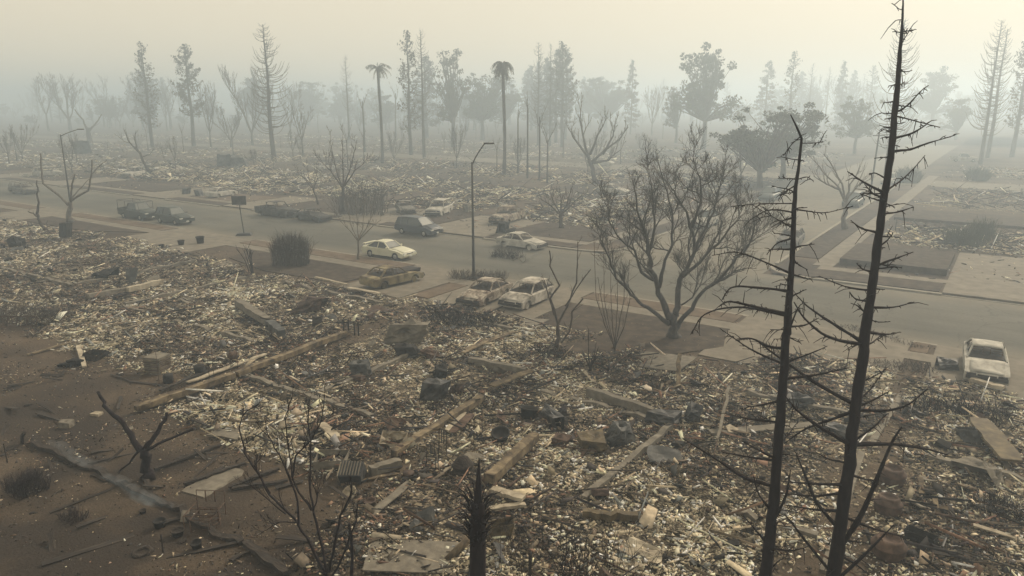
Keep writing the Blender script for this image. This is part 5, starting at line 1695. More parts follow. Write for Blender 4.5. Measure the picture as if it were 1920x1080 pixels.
bush('charred_twigs', 'charred shrub stems at the bottom edge right of the palm stub', 1078, 1088, 42, 1.0, 0.5, 1.5, 0.011, M_BARKB, 0, 0.28, 'shrub', False, 4)
bush('charred_twigs', 'thin charred shrub stems right beside the palm stub', 960, 1088, 14, 1.3, 0.4, 2.2, 0.008, M_BARKB, 0, 0.15, 'shrub', False, 3)
bush('charred_twigs', 'sparse charred twigs at the bottom edge below the bent brown gutter', 1180, 1092, 18, 1.6, 0.4, 1.9, 0.009, M_BARKB, 0, 0.3, 'shrub', False, 3)
for k, (x, y) in enumerate(((120, 442), (46, 480), (205, 515), (545, 360), (1390, 372))):
    pass

# palm stub in the foreground
random.seed(5)
p = P(897, 1215, 0.1); p.z = gz(p)
e = empty('palm_stub', p, YAW, 'charred palm stub with spiky top at the bottom edge', 'palm')
h1 = top_z(p, 935) - p.z; h2 = top_z(p, 858) - p.z
b = MB(); b.tube([(0, 0, -0.1), (0.0, 0, h1 * 0.4), (0.02, 0, h1 * 0.75), (0.03, 0, h1 * 0.96), (0.04, 0, h1)], [0.2, 0.19, 0.185, 0.16, 0.05], 12); b.build('trunk', M_BARKB, e, True)
b = MB(); b.tube([(0.03, 0, h1 * 0.93), (0.05, 0, (h1 + h2) / 2), (0.07, 0, h2)], [0.12, 0.06, 0.008], 6); b.build('spear', M_BARKB, e)
b = MB()
for _ in range(150):
    a = random.uniform(0, 6.28); z = h1 * random.uniform(0.70, 1.0)
    q = Vector((math.cos(a) * 0.17, math.sin(a) * 0.17, z)); L = random.uniform(0.12, 0.5)
    d = Vector((math.cos(a) * 0.55, math.sin(a) * 0.55, random.uniform(0.4, 1.3))).normalized()
    b.tube([q, q + d * L * 0.6, q + d * L + Vector((math.cos(a), math.sin(a), -0.3)) * L * 0.25], [0.018, 0.012, 0.004], 3, cap=False)
b.build('frond_stubs', M_BARKB, e)

# ------------------------------------------------------------------ larger wreckage, piece by piece
random.seed(3)
span('foundation_rail', 'long tan foundation rail running up from the lower left, lower half', 'rail', (255, 776), (440, 712), 0.36, 0.24, 'tan', 0.12)
span('foundation_rail', 'long tan foundation rail above the lower half, ending at the small iron frame', 'rail', (444, 711), (652, 631), 0.36, 0.24, 'tan', 0.14)
span('plank', 'pale plank lying along the upper side of the long foundation rail', 'plank', (352, 722), (498, 668), 0.28, 0.06, 'ash', 0.1)
span('plank', 'dark plank parallel to the long foundation rail, left of the pale plank', 'plank', (300, 738), (392, 700), 0.2, 0.08, 'char', 0.12)
span('foundation_rail', 'tan foundation rail rising from the iron chairs towards the tilted board', 'rail', (738, 862), (905, 755), 0.36, 0.24, 'tan', 0.14)
span('board', 'tan board tilted over the upper end of the middle rail', 'board', (922, 738), (998, 708), 0.42, 0.06, 'tan', 0.35)
span('log_beam', 'thick tan log beam lying behind the palm stub', 'beam', (918, 912), (1004, 830), 0.38, 0.32, 'tan', 0.12, 8, 0.03)
span('corrugated_strip', 'red brown corrugated strip beside the middle rail', 'metal', (848, 818), (884, 782), 0.4, 0.03, 'rust', 0.15)
span('corrugated_strip', 'pale corrugated strip beside the red brown one', 'metal', (836, 815), (872, 780), 0.22, 0.03, 'ash', 0.16)
span('low_wall', 'low grey wall stub on the rubble below the small charred bush', 'wall', (1100, 742), (1225, 782), 0.3, 0.42, 'grey')
span('low_wall', 'fallen grey beam left of the tilted board', 'beam', (880, 680), (985, 700), 0.3, 0.3, 'grey')
span('plank', 'tan plank reaching from the wire tangle towards the lawn', 'plank', (872, 660), (965, 625), 0.3, 0.06, 'tan', 0.1)
span('plank', 'shorter tan plank below the one reaching the lawn', 'plank', (868, 668), (925, 640), 0.24, 0.06, 'tan', 0.16)
span('fallen_duct', 'long pale broken duct lying across the left rubble', 'duct', (165, 562), (235, 548), 0.4, 0.32, 'grey', 0.05)
span('fallen_duct', 'pale duct section right of the long broken duct', 'duct', (240, 550), (305, 534), 0.42, 0.35, 'ash', 0.08)
span('duct_box', 'long pale metal trunk slanting down to a dark open end, left of centre', 'duct', (448, 578), (502, 612), 0.5, 0.42, 'grey', 0.15)
span('duct_box', 'lower dark ended section of the slanting metal trunk', 'duct', (503, 616), (530, 636), 0.5, 0.5, 'blue', 0.05)
span('fallen_fascia', 'long white fascia board below the yellow car', 'board', (592, 530), (652, 545), 0.22, 0.12, 'ash', 0.35)
span('fallen_fascia', 'end of the white fascia board nearest the yellow car', 'board', (653, 546), (712, 556), 0.35, 0.08, 'ash', 0.2)
span('plank', 'short pale plank stood against black scraps in the left yard', 'plank', (147, 652), (160, 692), 0.24, 0.08, 'ash', 0.1)
span('plank', 'pale fence plank lying left of the black scraps', 'plank', (52, 668), (112, 650), 0.22, 0.06, 'tan', 0.05)
span('plank', 'pale fence plank behind the black scraps', 'plank', (70, 662), (140, 643), 0.2, 0.06, 'tan', 0.05)
span('white_board', 'pale board lying in rubble above the tumbled air conditioner', 'board', (604, 802), (632, 830), 0.36, 0.08, 'ash', 0.15)
span('upright_board', 'pale upright board at the top of the right rubble', 'board', (1271, 728), (1272, 700), 0.2, 0.05, 'tan', 0.05, up_b=0.9)
span('white_beam', 'upper white board of the V behind the palm stub', 'board', (922, 930), (982, 948), 0.34, 0.12, 'ash', 0.2)
span('white_beam', 'lower white board of the V behind the palm stub', 'board', (918, 962), (985, 953), 0.22, 0.1, 'ash', 0.1)
span('gutter', 'bent brown gutter lying on the pale rubble right of the palm stub', 'gutter', (1092, 972), (1196, 980), 0.26, 0.22, 'ochre', 0.08, 8, 0.05)
span('wide_pipe', 'pale pipe lying right of the tumbled air conditioner', 'pipe', (694, 893), (752, 876), 0.34, 0.32, 'grey', 0.05)
span('board', 'long tan board under the pale pipe', 'board', (640, 912), (745, 890), 0.16, 0.06, 'tan', 0.02)
span('board', 'thin board along the edge of the bare concrete patch', 'board', (692, 1020), (808, 978), 0.12, 0.06, 'tan', 0.02)
span('panel_strip', 'dark strip of floor beside the yellow panel', 'board', (690, 972), (770, 905), 0.3, 0.03, 'grey', 0.03)
for i, (a, b_) in enumerate((((290, 884), (415, 838)), ((345, 912), (460, 872)), ((330, 868), (345, 858)), ((430, 918), (522, 882)), ((435, 920), (540, 905)), ((385, 900), (420, 880)))):
    span('charred_board', ['charred board reaching right from the stump tree', 'charred board along the dark slab right of the stump tree', 'short charred board behind the stump tree', 'charred board below the dark slab',
                           'lower charred board below the dark slab', 'broad charred board lying on the dark slab'][i], 'board', a, b_, 0.16, 0.07, 'char', 0.06)
for i, (a, b_) in enumerate((((60, 832), (150, 872)), ((150, 872), (225, 905)), ((222, 906), (300, 942)), ((300, 942), (372, 985)), ((372, 985), (455, 1020)), ((455, 1020), (540, 1078)))):
    span('smouldering_timber', ['farthest left timber of the smouldering fence line', 'second timber of the smouldering fence line', 'third timber of the smouldering fence line, below the stump tree',
                                'fourth timber of the smouldering fence line by the pots', 'fifth timber of the smouldering fence line by the rusty frame', 'last timber of the smouldering fence line at the bottom edge'][i],
         'timber', a, b_, 0.26, 0.14, 'char', 0.0, 8, 0.06)
span('dark_slab', 'dark paving slab right of the stump tree', 'slab', (360, 928), (440, 880), 1.1, 0.05, 'grey', 0.0)
span('pale_strip', 'pale foundation strip between the two pine trunks', 'strip', (1545, 1075), (1615, 850), 0.28, 0.08, 'grey', 0.0)
span('pale_strip', 'pale foundation strip running up behind the tallest pine', 'strip', (1628, 840), (1690, 740), 0.28, 0.06, 'grey', 0.0)
span('concrete_edge', 'grey slab edge on the ground right behind the tallest pine', 'slab', (1330, 815), (1560, 800), 0.5, 0.14, 'grey', 0.02)
span('tall_board', 'leaning grey board beside the black drum on the right rubble', 'board', (1345, 835), (1365, 750), 0.12, 0.08, 'grey', 0.2, up_b=0.4)
span('tilted_sheet', 'tilted dark steel door lying at the right edge below the tangle', 'metal', (1832, 800), (1895, 880), 0.85, 0.1, 'ochre', 0.3)
span('car_bumper', 'detached pale bumper lying in front of the car at the right edge', 'bumper', (1818, 722), (1880, 738), 0.35, 0.16, 'ash', 0.2)

box('air_conditioner', 'slatted outdoor air conditioner shell standing in the left yard', 'air conditioner', 297, 694, (0.85, 0.85, 0.8), 20, 'grey', 0.02)
box('metal_cabinet', 'black upright metal cabinet on the rubble left of centre', 'cabinet', 678, 704, (0.7, 0.6, 0.75), 25, 'blue', 0.06)
box('appliance_shell', 'dark dented appliance with ash covered top above the black cabinet stack', 'appliance', 765, 668, (0.95, 0.8, 0.55), 35, 'black', 0.08)
box('appliance_shell', 'tall dark sheet box, lower of the stack beside the middle rail', 'appliance', 815, 748, (0.9, 0.75, 0.85), 20, 'steel', 0.08)
box('appliance_shell', 'black drum-like box tilted on top of the stack beside the middle rail', 'appliance', 826, 705, (0.6, 0.5, 0.6), 40, 'black', 0.08, tilt=14)
box('rust_box', 'rusted open box right of the black stack', 'box', 858, 735, (0.5, 0.4, 0.35), 10, 'rust', 0.05, True)
box('rust_drum', 'rusted cylinder-like tank shell above the black stack', 'tank', 808, 670, (1.1, 0.45, 0.4), -15, 'rust', 0.06)
box('crumpled_panel', 'tent of crumpled sheet metal above the dented appliance', 'metal', 765, 640, (1.6, 0.9, 0.9), 30, 'grey', 0.18, skew=0.5)
box('crumpled_panel', 'brown crumpled panel in the rubble right of the slanting metal trunk', 'metal', 590, 582, (1.5, 1.0, 0.7), 25, 'clay', 0.2, skew=0.6)
box('black_scrap', 'left black scrap piece in the left yard by the plank', 'scrap', 120, 688, (0.5, 0.35, 0.3), 20, 'black', 0.08)
box('black_scrap', 'right black scrap box in the left yard against the plank', 'scrap', 142, 686, (0.55, 0.4, 0.4), 10, 'black', 0.06)
box('mesh_crate', 'burnt mesh crate behind the black scraps', 'crate', 178, 672, (1.0, 0.8, 0.35), 15, 'char', 0.05, True)
box('dark_box', 'black box lying deep in the left rubble', 'box', 195, 520, (1.5, 1.0, 0.6), 20, 'black', 0.15)
box('black_cabinet', 'black upright cabinet beneath the pollarded tree', 'cabinet', 125, 446, (0.9, 0.7, 1.5), 20, 'black', 0.05)
box('dark_box', 'black box in the rubble left of the cabinet beneath the pollarded tree', 'box', 32, 462, (0.9, 0.8, 0.8), 20, 'black', 0.1)
box('crumpled_panel', 'crumpled dark case upright beside the round pot on the middle rubble', 'metal', 1042, 800, (0.8, 0.5, 0.7), -30, 'steel', 0.12, tilt=18)
box('ochre_box', 'ochre stained open cabinet lying on its corner in the middle rubble', 'cabinet', 1112, 842, (0.95, 0.8, 0.6), 42, 'ochre', 0.08, tilt=12)
box('crumpled_panel', 'grey crumpled box with ochre lip right of the ochre cabinet', 'metal', 1165, 828, (0.8, 0.6, 0.6), 60, 'blue', 0.14)
box('rust_box', 'low dark rusted box left of the ochre cabinet', 'box', 1052, 832, (0.6, 0.5, 0.3), 10, 'rust', 0.05)
box('slatted_heap', 'black slatted panel heap in the middle right rubble', 'metal', 1245, 792, (1.2, 0.8, 0.4), 5, 'steel', 0.1)
box('dark_drum', 'dark drum lying beside the leaning grey board', 'drum', 1302, 785, (0.5, 0.5, 0.55), 20, 'steel', 0.1, tilt=20)
box('metal_case', 'dark metal case left of the car at the right edge', 'metal', 1775, 692, (0.9, 0.7, 0.42), 20, 'steel', 0.1)
box('metal_bin', 'blue grey metal bin near the right edge', 'bin', 1815, 826, (0.65, 0.55, 0.5), 15, 'blue', 0.05, True)
box('boulder_wreck', 'grey crusted rounded mass lying below the tilted steel door', 'wreck', 1838, 890, (1.4, 0.7, 0.45), -30, 'grey', 0.12)
box('planter_box', 'black planter box right of the lowest urn', 'planter', 1727, 1016, (0.8, 0.35, 0.3), -10, 'black', 0.04, True)
box('shelf_unit', 'slatted pale shelf unit lying beside the tumbled air conditioner', 'shelf', 622, 868, (1.1, 0.9, 0.35), 35, 'grey', 0.03, True)
box('bathtub_shell', 'pale moulded shell lying in rubble above the pale pipe', 'shell', 742, 832, (0.75, 0.6, 0.3), 25, 'ash', 0.12, True)
box('open_carton', 'pale open metal box right behind the palm stub', 'box', 935, 1000, (0.8, 0.5, 0.4), 50, 'ochre', 0.05, True)
box('bin', 'dark bin on the drive beside the burnt wagon across the street', 'bin', 875, 396, (0.8, 0.8, 1.0), 10, 'grey', 0.05)
box('bin', 'first black wheeled bin behind the grey burnt sedan', 'bin', 942, 438, (0.9, 0.8, 1.2), 10, 'black', 0.1)
box('bin', 'second black wheeled bin behind the grey burnt sedan', 'bin', 958, 448, (0.8, 0.7, 1.0), 20, 'black', 0.1)
box('far_tank', 'faint blue grey tank standing in the far left ruins', 'tank', 154, 288, (3.0, 2.5, 3.2), 20, 'blue', 0.2)
box('far_tank', 'left dark block in the ruins beyond the basketball hoop', 'tank', 422, 312, (2.2, 2.0, 2.4), 20, 'blue', 0.2)
box('far_tank', 'right dark block in the ruins beyond the basketball hoop', 'tank', 450, 314, (2.2, 2.0, 2.2), 40, 'blue', 0.2)
box('rubble_chest', 'dark sheet box on the rubble near the pine trunks', 'box', 1500, 760, (0.9, 0.6, 0.45), 20, 'steel', 0.1)
box('dark_case', 'dark angular sheet case between the two pine trunks', 'metal', 1570, 812, (1.0, 0.6, 0.3), -10, 'steel', 0.1, skew=0.5)
box('masonry_block', 'grey masonry block in the bare yard above the stump tree', 'block', 125, 800, (0.5, 0.35, 0.28), 30, 'grey', 0.03)
box('masonry_block', 'pale paving block left of the long foundation rail end', 'block', 182, 778, (0.42, 0.3, 0.14), 20, 'ash', 0.02)

flap('steel_sheet', 'black bent steel sheet lying on the right rubble', 'metal', 1245, 862, 1.15, 0.8, 30, 'blue', 26, 0.12)
flap('steel_sheet', 'flat dark sheet right of the bent black sheet', 'metal', 1285, 858, 0.5, 0.4, 10, 'ash', 10, 0.1)
flap('yellow_panel', 'yellowish flat panel lying right of the red planter', 'panel', 724, 930, 0.55, 0.42, 40, 'tan', 4, 0.02, 0.005)
flap('concrete_slab', 'cracked pale slab left of the charred sapling', 'slab', 430, 812, 1.3, 0.9, 20, 'grey', 3, 0.0, 0.01, th=0.06)
flap('pink_panel', 'pinkish panel behind the top of the charred sapling', 'panel', 498, 752, 0.7, 0.45, 10, 'clay', 8, 0.0)
flap('white_sheet', 'white crumpled sheet heap at the bottom right of the palm stub', 'sheet', 1205, 1035, 1.3, 0.7, -10, 'ash', 8, 0.1, 0.06)
flap('white_sheet', 'pale broken board on the rubble below the brown gutter', 'sheet', 1170, 1062, 0.9, 0.5, -5, 'ash', 6, 0.05)
flap('curved_panel', 'curved rusted panel behind the yellow car wreck heap', 'metal', 715, 585, 1.5, 0.8, 10, 'clay', 12, 0.3)
flap('arched_headboard', 'arched dark headboard upright in the left rubble', 'headboard', 248, 530, 0.9, 1.2, 20, 'blue', 75, 0.2)
flap('metal_flap', 'dark upright flap in the rubble between frame and slanting trunk', 'metal', 595, 612, 0.6, 0.7, 40, 'char', 60, 0.2)
flap('patio_slab', 'bare concrete patio patch at the bottom edge left of the palm stub', 'slab', 775, 1045, 2.6, 1.5, 33, 'grey', 0, 0.0, 0.0, th=0.04, lift=0.02)
flap('front_step', 'clear concrete landing beside the rubble right of the burnt estate', 'slab', 990, 608, 1.6, 2.2, 0, 'grey', 0, 0, 0, th=0.05, lift=0.03)
flap('porch_slab', 'bare concrete porch slab above the upright board', 'slab', 1225, 678, 3.6, 2.4, 0, 'grey', 0, 0, 0, th=0.05, lift=0.05)

UR = [(0.001, 0), (0.30, 0), (0.36, 0.06), (0.42, 0.22), (0.40, 0.34), (0.43, 0.36), (0.43, 0.41), (0.36, 0.44), (0.33, 0.56), (0.27, 0.62), (0.24, 0.55), (0.001, 0.5)]
turned('clay_urn', 'highest of three big clay urns in a row at the lower right', 'urn', 1672, 905, UR, 'clay', tilt=4)
turned('clay_urn', 'middle of three big clay urns in a row at the lower right', 'urn', 1663, 962, UR, 'clay', tilt=-5)
turned('clay_urn', 'lowest of three big clay urns in a row, ribbed rim', 'urn', 1664, 1042, [(r * 1.12, z * 1.0) for r, z in UR], 'rust')
turned('steel_drum', 'upright black drum right of the slatted air conditioner', 'drum', 377, 702, [(0.001, 0), (0.24, 0), (0.25, 0.2), (0.24, 0.22), (0.25, 0.4), (0.24, 0.5), (0.001, 0.48)], 'black', tilt=8)
turned('steel_drum', 'lower black drum below the slatted air conditioner', 'drum', 316, 717, [(0.001, 0), (0.22, 0), (0.23, 0.2), (0.22, 0.42), (0.001, 0.4)], 'black')
turned('rusty_drum', 'rusty round lid on a stake beside the long rail', 'lid', 438, 672, [(0.001, 0), (0.24, 0.02), (0.25, 0.3), (0.22, 0.34), (0.001, 0.34)], 'rust', tilt=10)
turned('stacked_pot', 'dark stacked planter with rope rims right of the iron chairs', 'planter', 868, 884, [(0.001, 0), (0.38, 0), (0.45, 0.05), (0.34, 0.12), (0.36, 0.24), (0.40, 0.28), (0.34, 0.34), (0.30, 0.42), (0.2, 0.55), (0.08, 0.62), (0.001, 0.62)], 'char', jit=0.01)
turned('tilted_pot', 'tilted black pot with curled rim on the middle rubble', 'pot', 940, 822, pot_prof(0.34, 0.36), 'black', tilt=22, rz=20)
turned('round_pot', 'round black pot above the tilted pot on the middle rubble', 'pot', 990, 782, pot_prof(0.38, 0.42), 'black', tilt=-12)
turned('red_planter', 'dark red planter with scorched rim near the yellow panel', 'planter', 693, 952, pot_prof(0.2, 0.3), 'clay')
turned('white_basin', 'round white basin half hidden behind the sapling', 'basin', 660, 928, pot_prof(0.26, 0.22), 'ash', tilt=40)
turned('tile_stack', 'small stack of round tiles right of the pale pipe', 'tiles', 766, 892, [(0.001, 0), (0.2, 0), (0.2, 0.07), (0.18, 0.08), (0.2, 0.09), (0.2, 0.16), (0.001, 0.17)], 'clay')
turned('iron_ring', 'thin iron ring lying on ash right of the red planter', 'ring', 830, 915, [(0.26, 0), (0.28, 0.02), (0.26, 0.04), (0.24, 0.02), (0.26, 0)], 'tan')
turned('burnt_pot', 'open black pot below the smouldering fence line', 'pot', 300, 988, pot_prof(0.19, 0.26), 'black')
turned('burnt_pot', 'black pot at the lower end of the row below the fence line', 'pot', 371, 1028, pot_prof(0.16, 0.26), 'black', tilt=10)
turned('burnt_pot', 'small square black pot between the two round pots', 'pot', 334, 1004, pot_prof(0.19, 0.22), 'char')
turned('burnt_pot', 'small pot with a stake beside the fence smoke', 'pot', 268, 962, pot_prof(0.11, 0.14), 'char')
turned('burnt_wreath', 'flat ring of charred twigs on the soil below the pots', 'ring', 267, 1036, [(0.16, 0), (0.3, 0.02), (0.26, 0.09), (0.18, 0.07), (0.16, 0)], 'char', jit=0.03)
turned('pale_column', 'smooth pale cylinder lying at the corner of the patio patch', 'pipe', 752, 1010, [(0.001, 0), (0.12, 0), (0.125, 0.85), (0.10, 0.9), (0.001, 0.9)], 'ash', tilt=88, rz=-65)
turned('bent_pipe', 'pale bent channel standing right of the patio patch', 'pipe', 838, 1050, [(0.001, 0), (0.12, 0), (0.11, 0.9), (0.001, 0.9)], 'tan', tilt=60, rz=160)
for i, (x, y) in enumerate(((376, 457), (340, 460), (303, 464))):
    turned('drive_pot', ['black pot on the concrete drive nearest the basketball hoop', 'middle dark pot on the edge of the concrete drive', 'left dark pot on the edge of the concrete drive'][i], 'pot', x, y, pot_prof(0.38 - 0.07 * i, 0.7 - 0.2 * i), 'black')
for i, (x, y) in enumerate(((572 / 4.571 + 225, 364), (700 / 4.571 + 220, 368))):
    box('kerb_bin', ['left small bin on the far verge beyond the rack pickup', 'right small bin on the far verge beyond the rack pickup'][i], 'bin', x, y, (0.9, 0.8, 0.9), 20, 'blue', 0.06)

# slatted air conditioner and its tumbled twin get their louvres
def air_con(px, py, rz, tilt, label):
    p = G(px, py, 0.02)
    e = empty('air_conditioner', p, R_(rz), label, 'air conditioner'); e.rotation_euler = (R_(tilt), 0, R_(rz))
    b = MB(); crumple(b, (0.75, 0.6, 0.62), 3, 0.02, 4); b.build('case', M_STEEL, e)
    for k in range(7):
        q = MB(); q.box((-0.3 + k * 0.1, 0, 0.65), (0.03, 0.55, 0.035)); q.build('slat', M_GREYC, e)
    q = MB(); q.box((-0.41, 0, 0.3), (0.05, 0.56, 0.55)); fp = q.build('end_panel', M_ASHW, e)
    q = MB(); q.lathe([(0.001, 0.0), (0.13, 0.0), (0.15, 0.02), (0.13, 0.03), (0.001, 0.03)], 14, (-0.44, 0, 0.34), Matrix.Rotation(-math.pi / 2, 3, 'Y')); q.build('fan', M_BLACK, fp)


air_con(664, 898, 30, 30, 'tumbled air conditioner with open louvres and round fan hole')
ac = None
for o in list(COL.objects):
    if o.name.startswith('air_conditioner') and o.type == 'MESH':
        ac = o
for k in range(7):
    for sx, sy, w in ((0, -0.445, 0.8), (0.445, 0, 0.03)):
        q = MB()
        q.box((sx, sy, 0.1 + k * 0.095), (w if sx == 0 else 0.03, 0.03 if sx == 0 else 0.8, 0.03))
        q.build('slat', M_RUST if k % 2 else M_TAN, ac)


def frame(name, label, cat, px, py, segs, r, m, rz=0):
    """bent rod furniture and fence frames"""
    p = G(px, py)
    b = MB()
    for s in segs:
        b.tube([Vector(q) for q in s], r, 5)
    return one(b, name, label, cat, DM[m], p, R_(rz))


def chair_segs(x, y, w=0.45, h=0.85, s=0.42):
    return [[(x, y, 0), (x, y, s), (x, y + 0.02, h), (x + w, y + 0.02, h), (x + w, y, s), (x + w, y, 0)], [(x, y - w, 0), (x, y - w, s), (x + w, y - w, s), (x + w, y - w, 0)],
            [(x, y - w, s), (x, y, s)], [(x + w, y - w, s), (x + w, y, s)], [(x + w * .33, y, s), (x + w * .33, y, h)], [(x + w * .66, y, s), (x + w * .66, y, h)], [(x, y - w * .5, s), (x + w, y - w * .5, s)]]


frame('iron_chair', 'left rusted iron garden chair frame in the centre rubble', 'chair', 800, 870, chair_segs(0, 0), 0.016, 'char', 25)
frame('iron_chair', 'right rusted iron chair frame with tall hooped back in the centre rubble', 'chair', 824, 848, chair_segs(0, 0, 0.4, 0.95), 0.016, 'char', -10)
frame('bed_frame', 'rusty metal bench frame beside the smouldering fence line', 'bench', 372, 962, chair_segs(0, 0, 0.9, 0.8) + chair_segs(0.3, -0.5, 0.6, 0.5), 0.02, 'rust', 30)
frame('metal_basket', 'rusty low mesh basket below the bench frame', 'basket', 395, 985, [[(math.cos(a) * .3, math.sin(a) * .3, z) for a in [k * 0.6 for k in range(12)]] for z in (0.02, 0.15, 0.28)], 0.014, 'rust')
frame('iron_rack', 'small black iron frame at the upper end of the long rail', 'frame', 645, 628, [[(0, 0, 0), (0, 0, 0.9), (0.3, 0, 0.9), (0.3, 0, 0)], [(0.6, 0.1, 0), (0.6, 0.1, 0.8), (0.85, 0.1, 0.8), (0.85, 0.1, 0)], [(-0.4, 0, 0.7), (0.3, 0, 0.75)]], 0.05, 'char', 20)
frame('lattice_fence', 'fallen rusty lattice panel at the left edge', 'fence', 20, 618, [[(-2, 0, 0.1), (1.4, 0.3, 0.15)], [(-2, 0, 0.7), (1.4, 0.3, 0.75)]] + [[(-2 + k * 0.55, 0.05 * k, 0.1), (-1.8 + k * 0.55, 0.05 * k, 0.72)] for k in range(7)], 0.03, 'rust', 30)
frame('fence_stake', 'bent wire stake left of the black drum', 'stake', 299, 722, [[(0, 0, -0.1), (0, 0, 0.9), (0.02, 0, 1.6)]], 0.012, 'rust')
frame('fence_stake', 'thin wire stake just right of the black drum', 'stake', 393, 712, [[(0, 0, -0.1), (0.01, 0, 1.5)]], 0.012, 'rust')
frame('fence_stake', 'taller thin wire stake further right of the black drum', 'stake', 402, 712, [[(0, 0, -0.1), (0.01, 0, 1.9)]], 0.012, 'rust')
frame('fence_stake', 'wire stake below the rusty round lid', 'stake', 434, 700, [[(0, 0, -0.1), (0.01, 0, 1.2)]], 0.012, 'rust')
frame('fence_stake', 'wire stake right of the rusty round lid', 'stake', 447, 696, [[(0, 0, -0.1), (0.01, 0, 1.7)]], 0.012, 'rust')
frame('fence_stake', 'iron stake standing right of the corrugated strips', 'stake', 904, 812, [[(0, 0, -0.1), (0.01, 0, 1.0)]], 0.014, 'rust')
frame('garden_stake', 'short stake in the yard soil left of the smoke', 'stake', 14, 868, [[(0, 0, -0.1), (-0.05, 0, 0.75)]], 0.02, 'char')
frame('garden_stake', 'charred cross stake among the pots', 'stake', 306, 1036, [[(0, 0, -0.1), (0.0, 0, 0.6)], [(-0.12, 0, 0.35), (0.14, 0, 0.4)]], 0.025, 'char')
frame('burnt_bicycle', 'burnt bicycle-like frame lying on the street left of the grey burnt sedan', 'frame', 960, 490, [[(0, 0, 0.1), (0.5, 0, 0.5), (1.0, 0, 0.1), (0.3, 0.3, 0.3), (0, 0, 0.1)], [(math.cos(k) * .3, 0.1, 0.32 + math.sin(k) * .3) for k in range(8)], [(1 + math.cos(k) * .3, 0.1, 0.32 + math.sin(k) * .3) for k in range(8)]], 0.03, 'grey')
frame('snapped_stump', 'curved charred stump at the left end of the smouldering line', 'stump', 42, 832, [[(0, 0, 0), (0.1, 0, 0.35), (0.35, 0, 0.55)]], 0.07, 'char')
frame('short_post', 'sawn charred post at the bottom edge right of the thin stems', 'post', 993, 1090, [[(0, 0, -0.1), (0.02, 0, 0.9)]], 0.045, 'char')

# footings that still trace the burnt houses
def footing(x0, y0, x1, y1, label):
    A, Bp = Vector((x0, y0, 0)), Vector((x1, y1, 0))
    L = (Bp - A).length; d = (Bp - A).normalized(); sd = Vector((-d.y, d.x, 0)); n = max(4, int(L / 0.5)); rings = []
    c = (A + Bp) / 2
    for i in range(n + 1):
        p = A.lerp(Bp, i / n); z = gz(p)
        hh = 0.26 + random.gauss(0, 0.035) - (0.2 if random.random() < 0.12 else 0)
        w = 0.13 * random.uniform(0.85, 1.15); k = p - c + sd * random.gauss(0, 0.012)
        rings.append([k - sd * w + Z3 * 0.05, k + sd * w + Z3 * 0.05, k + sd * w * 0.9 + Z3 * (0.12 + hh), k - sd * w * 0.9 + Z3 * (0.12 + hh)])
    mb = MB(); mb.loft(rings)
    one(mb, 'house_footing', label, 'footing', DM['grey'], c, group='footings of the burnt houses')


for x0, y0, x1, y1, lab in ((-28.6, 20.5, -20.5, 20.4, 'footing across the plot between the rails, nearest the sapling'), (-28.4, 33.6, -22.5, 33.7, 'footing at the street end of the plot between the rails'),
                            (-24.2, 21.0, -24.4, 28.0, 'footing up the middle of the plot between the rails'), (-16.2, 26.6, -10.5, 26.5, 'footing across the plot before the big tree'),
                            (-10.2, 19.5, -10.0, 26.3, 'footing running up the right plot left of the pines'), (-8.5, 31.5, -3.4, 31.6, 'footing behind the shorter pine near the porch slab'),
                            (-6.0, 21.5, -3.4, 21.4, 'short footing between the lower pine trunks'), (-1.2, 29.0, 5.0, 29.1, 'footing at the right edge below the tangle'),
                            (-45.5, 24.0, -33.0, 24.1, 'footing across the plot left of the long rail'), (-45.8, 24.4, -45.9, 33.5, 'footing at the left side of the plot left of the long rail'),
                            (-40.0, 33.8, -32.5, 33.7, 'footing at the street end of the plot left of the long rail'), (-66.0, 25.0, -54.0, 25.1, 'footing across the plot below the basketball hoop'),
                            (-54.0, 25.4, -54.1, 35.0, 'footing running up the plot below the basketball hoop'), (-84, 27, -72, 27.1, 'footing in the dark rubble at the left edge')):
    footing(x0, y0, x1, y1, lab)

# ------------------------------------------------------------------ scattered wreckage that nothing in the photo tells apart
random.seed(17)
PROTO = {}


def proto(kind, i):
    key = (kind, i)
    if key in PROTO:
        return PROTO[key]
    mb = MB(); rs = random.Random(i * 31 + len(kind))
    if kind == 'plank':
        L = 1.0; rings = []
        for k in range(5):
            x = (k / 4 - 0.5) * L; o = rs.gauss(0, 0.012); w = 0.075 * rs.uniform(0.85, 1.15); t = 0.03
            rings.append([Vector((x, o - w, 0)), Vector((x, o + w, 0)), Vector((x, o + w, t)), Vector((x, o - w, t))])
        mb.loft(rings)
    elif kind == 'sheet':
        a, c = rs.uniform(3, 6), rs.uniform(0, 6)
        mb.sheet(lambda u, v: ((u - .5) * (1 + .3 * math.sin(v * 5 + c)), (v - .5) * 0.75 * (1 + .25 * math.sin(u * 4 + c)), 0.10 * math.sin(u * a + c) * math.cos(v * a) + 0.2 * (u - .5) ** 2), 5, 4, 0.02)
    elif kind == 'slab':
        n = rs.choice([5, 6, 7]); r = [rs.uniform(0.35, 0.6) for _ in range(n)]
        top = [Vector((math.cos(6.283 * k / n) * r[k], math.sin(6.283 * k / n) * r[k] * .75, 0.09)) for k in range(n)]
        mb.loft([[p * 1.03 - Z3 * 0.09 for p in top], top])
    elif kind == 'block':
        mb.box((0, 0, 0.25), (1.0, 0.6, 0.5), jit=0.06)
    elif kind == 'pipe':
        mb.tube([(-0.5, 0, 0.05), (-0.1, 0.02, 0.06), (0.2, -0.02, 0.05), (0.5, 0.08, 0.07)], 0.035, 6)
    PROTO[key] = mb.mesh(kind)
    return PROTO[key]


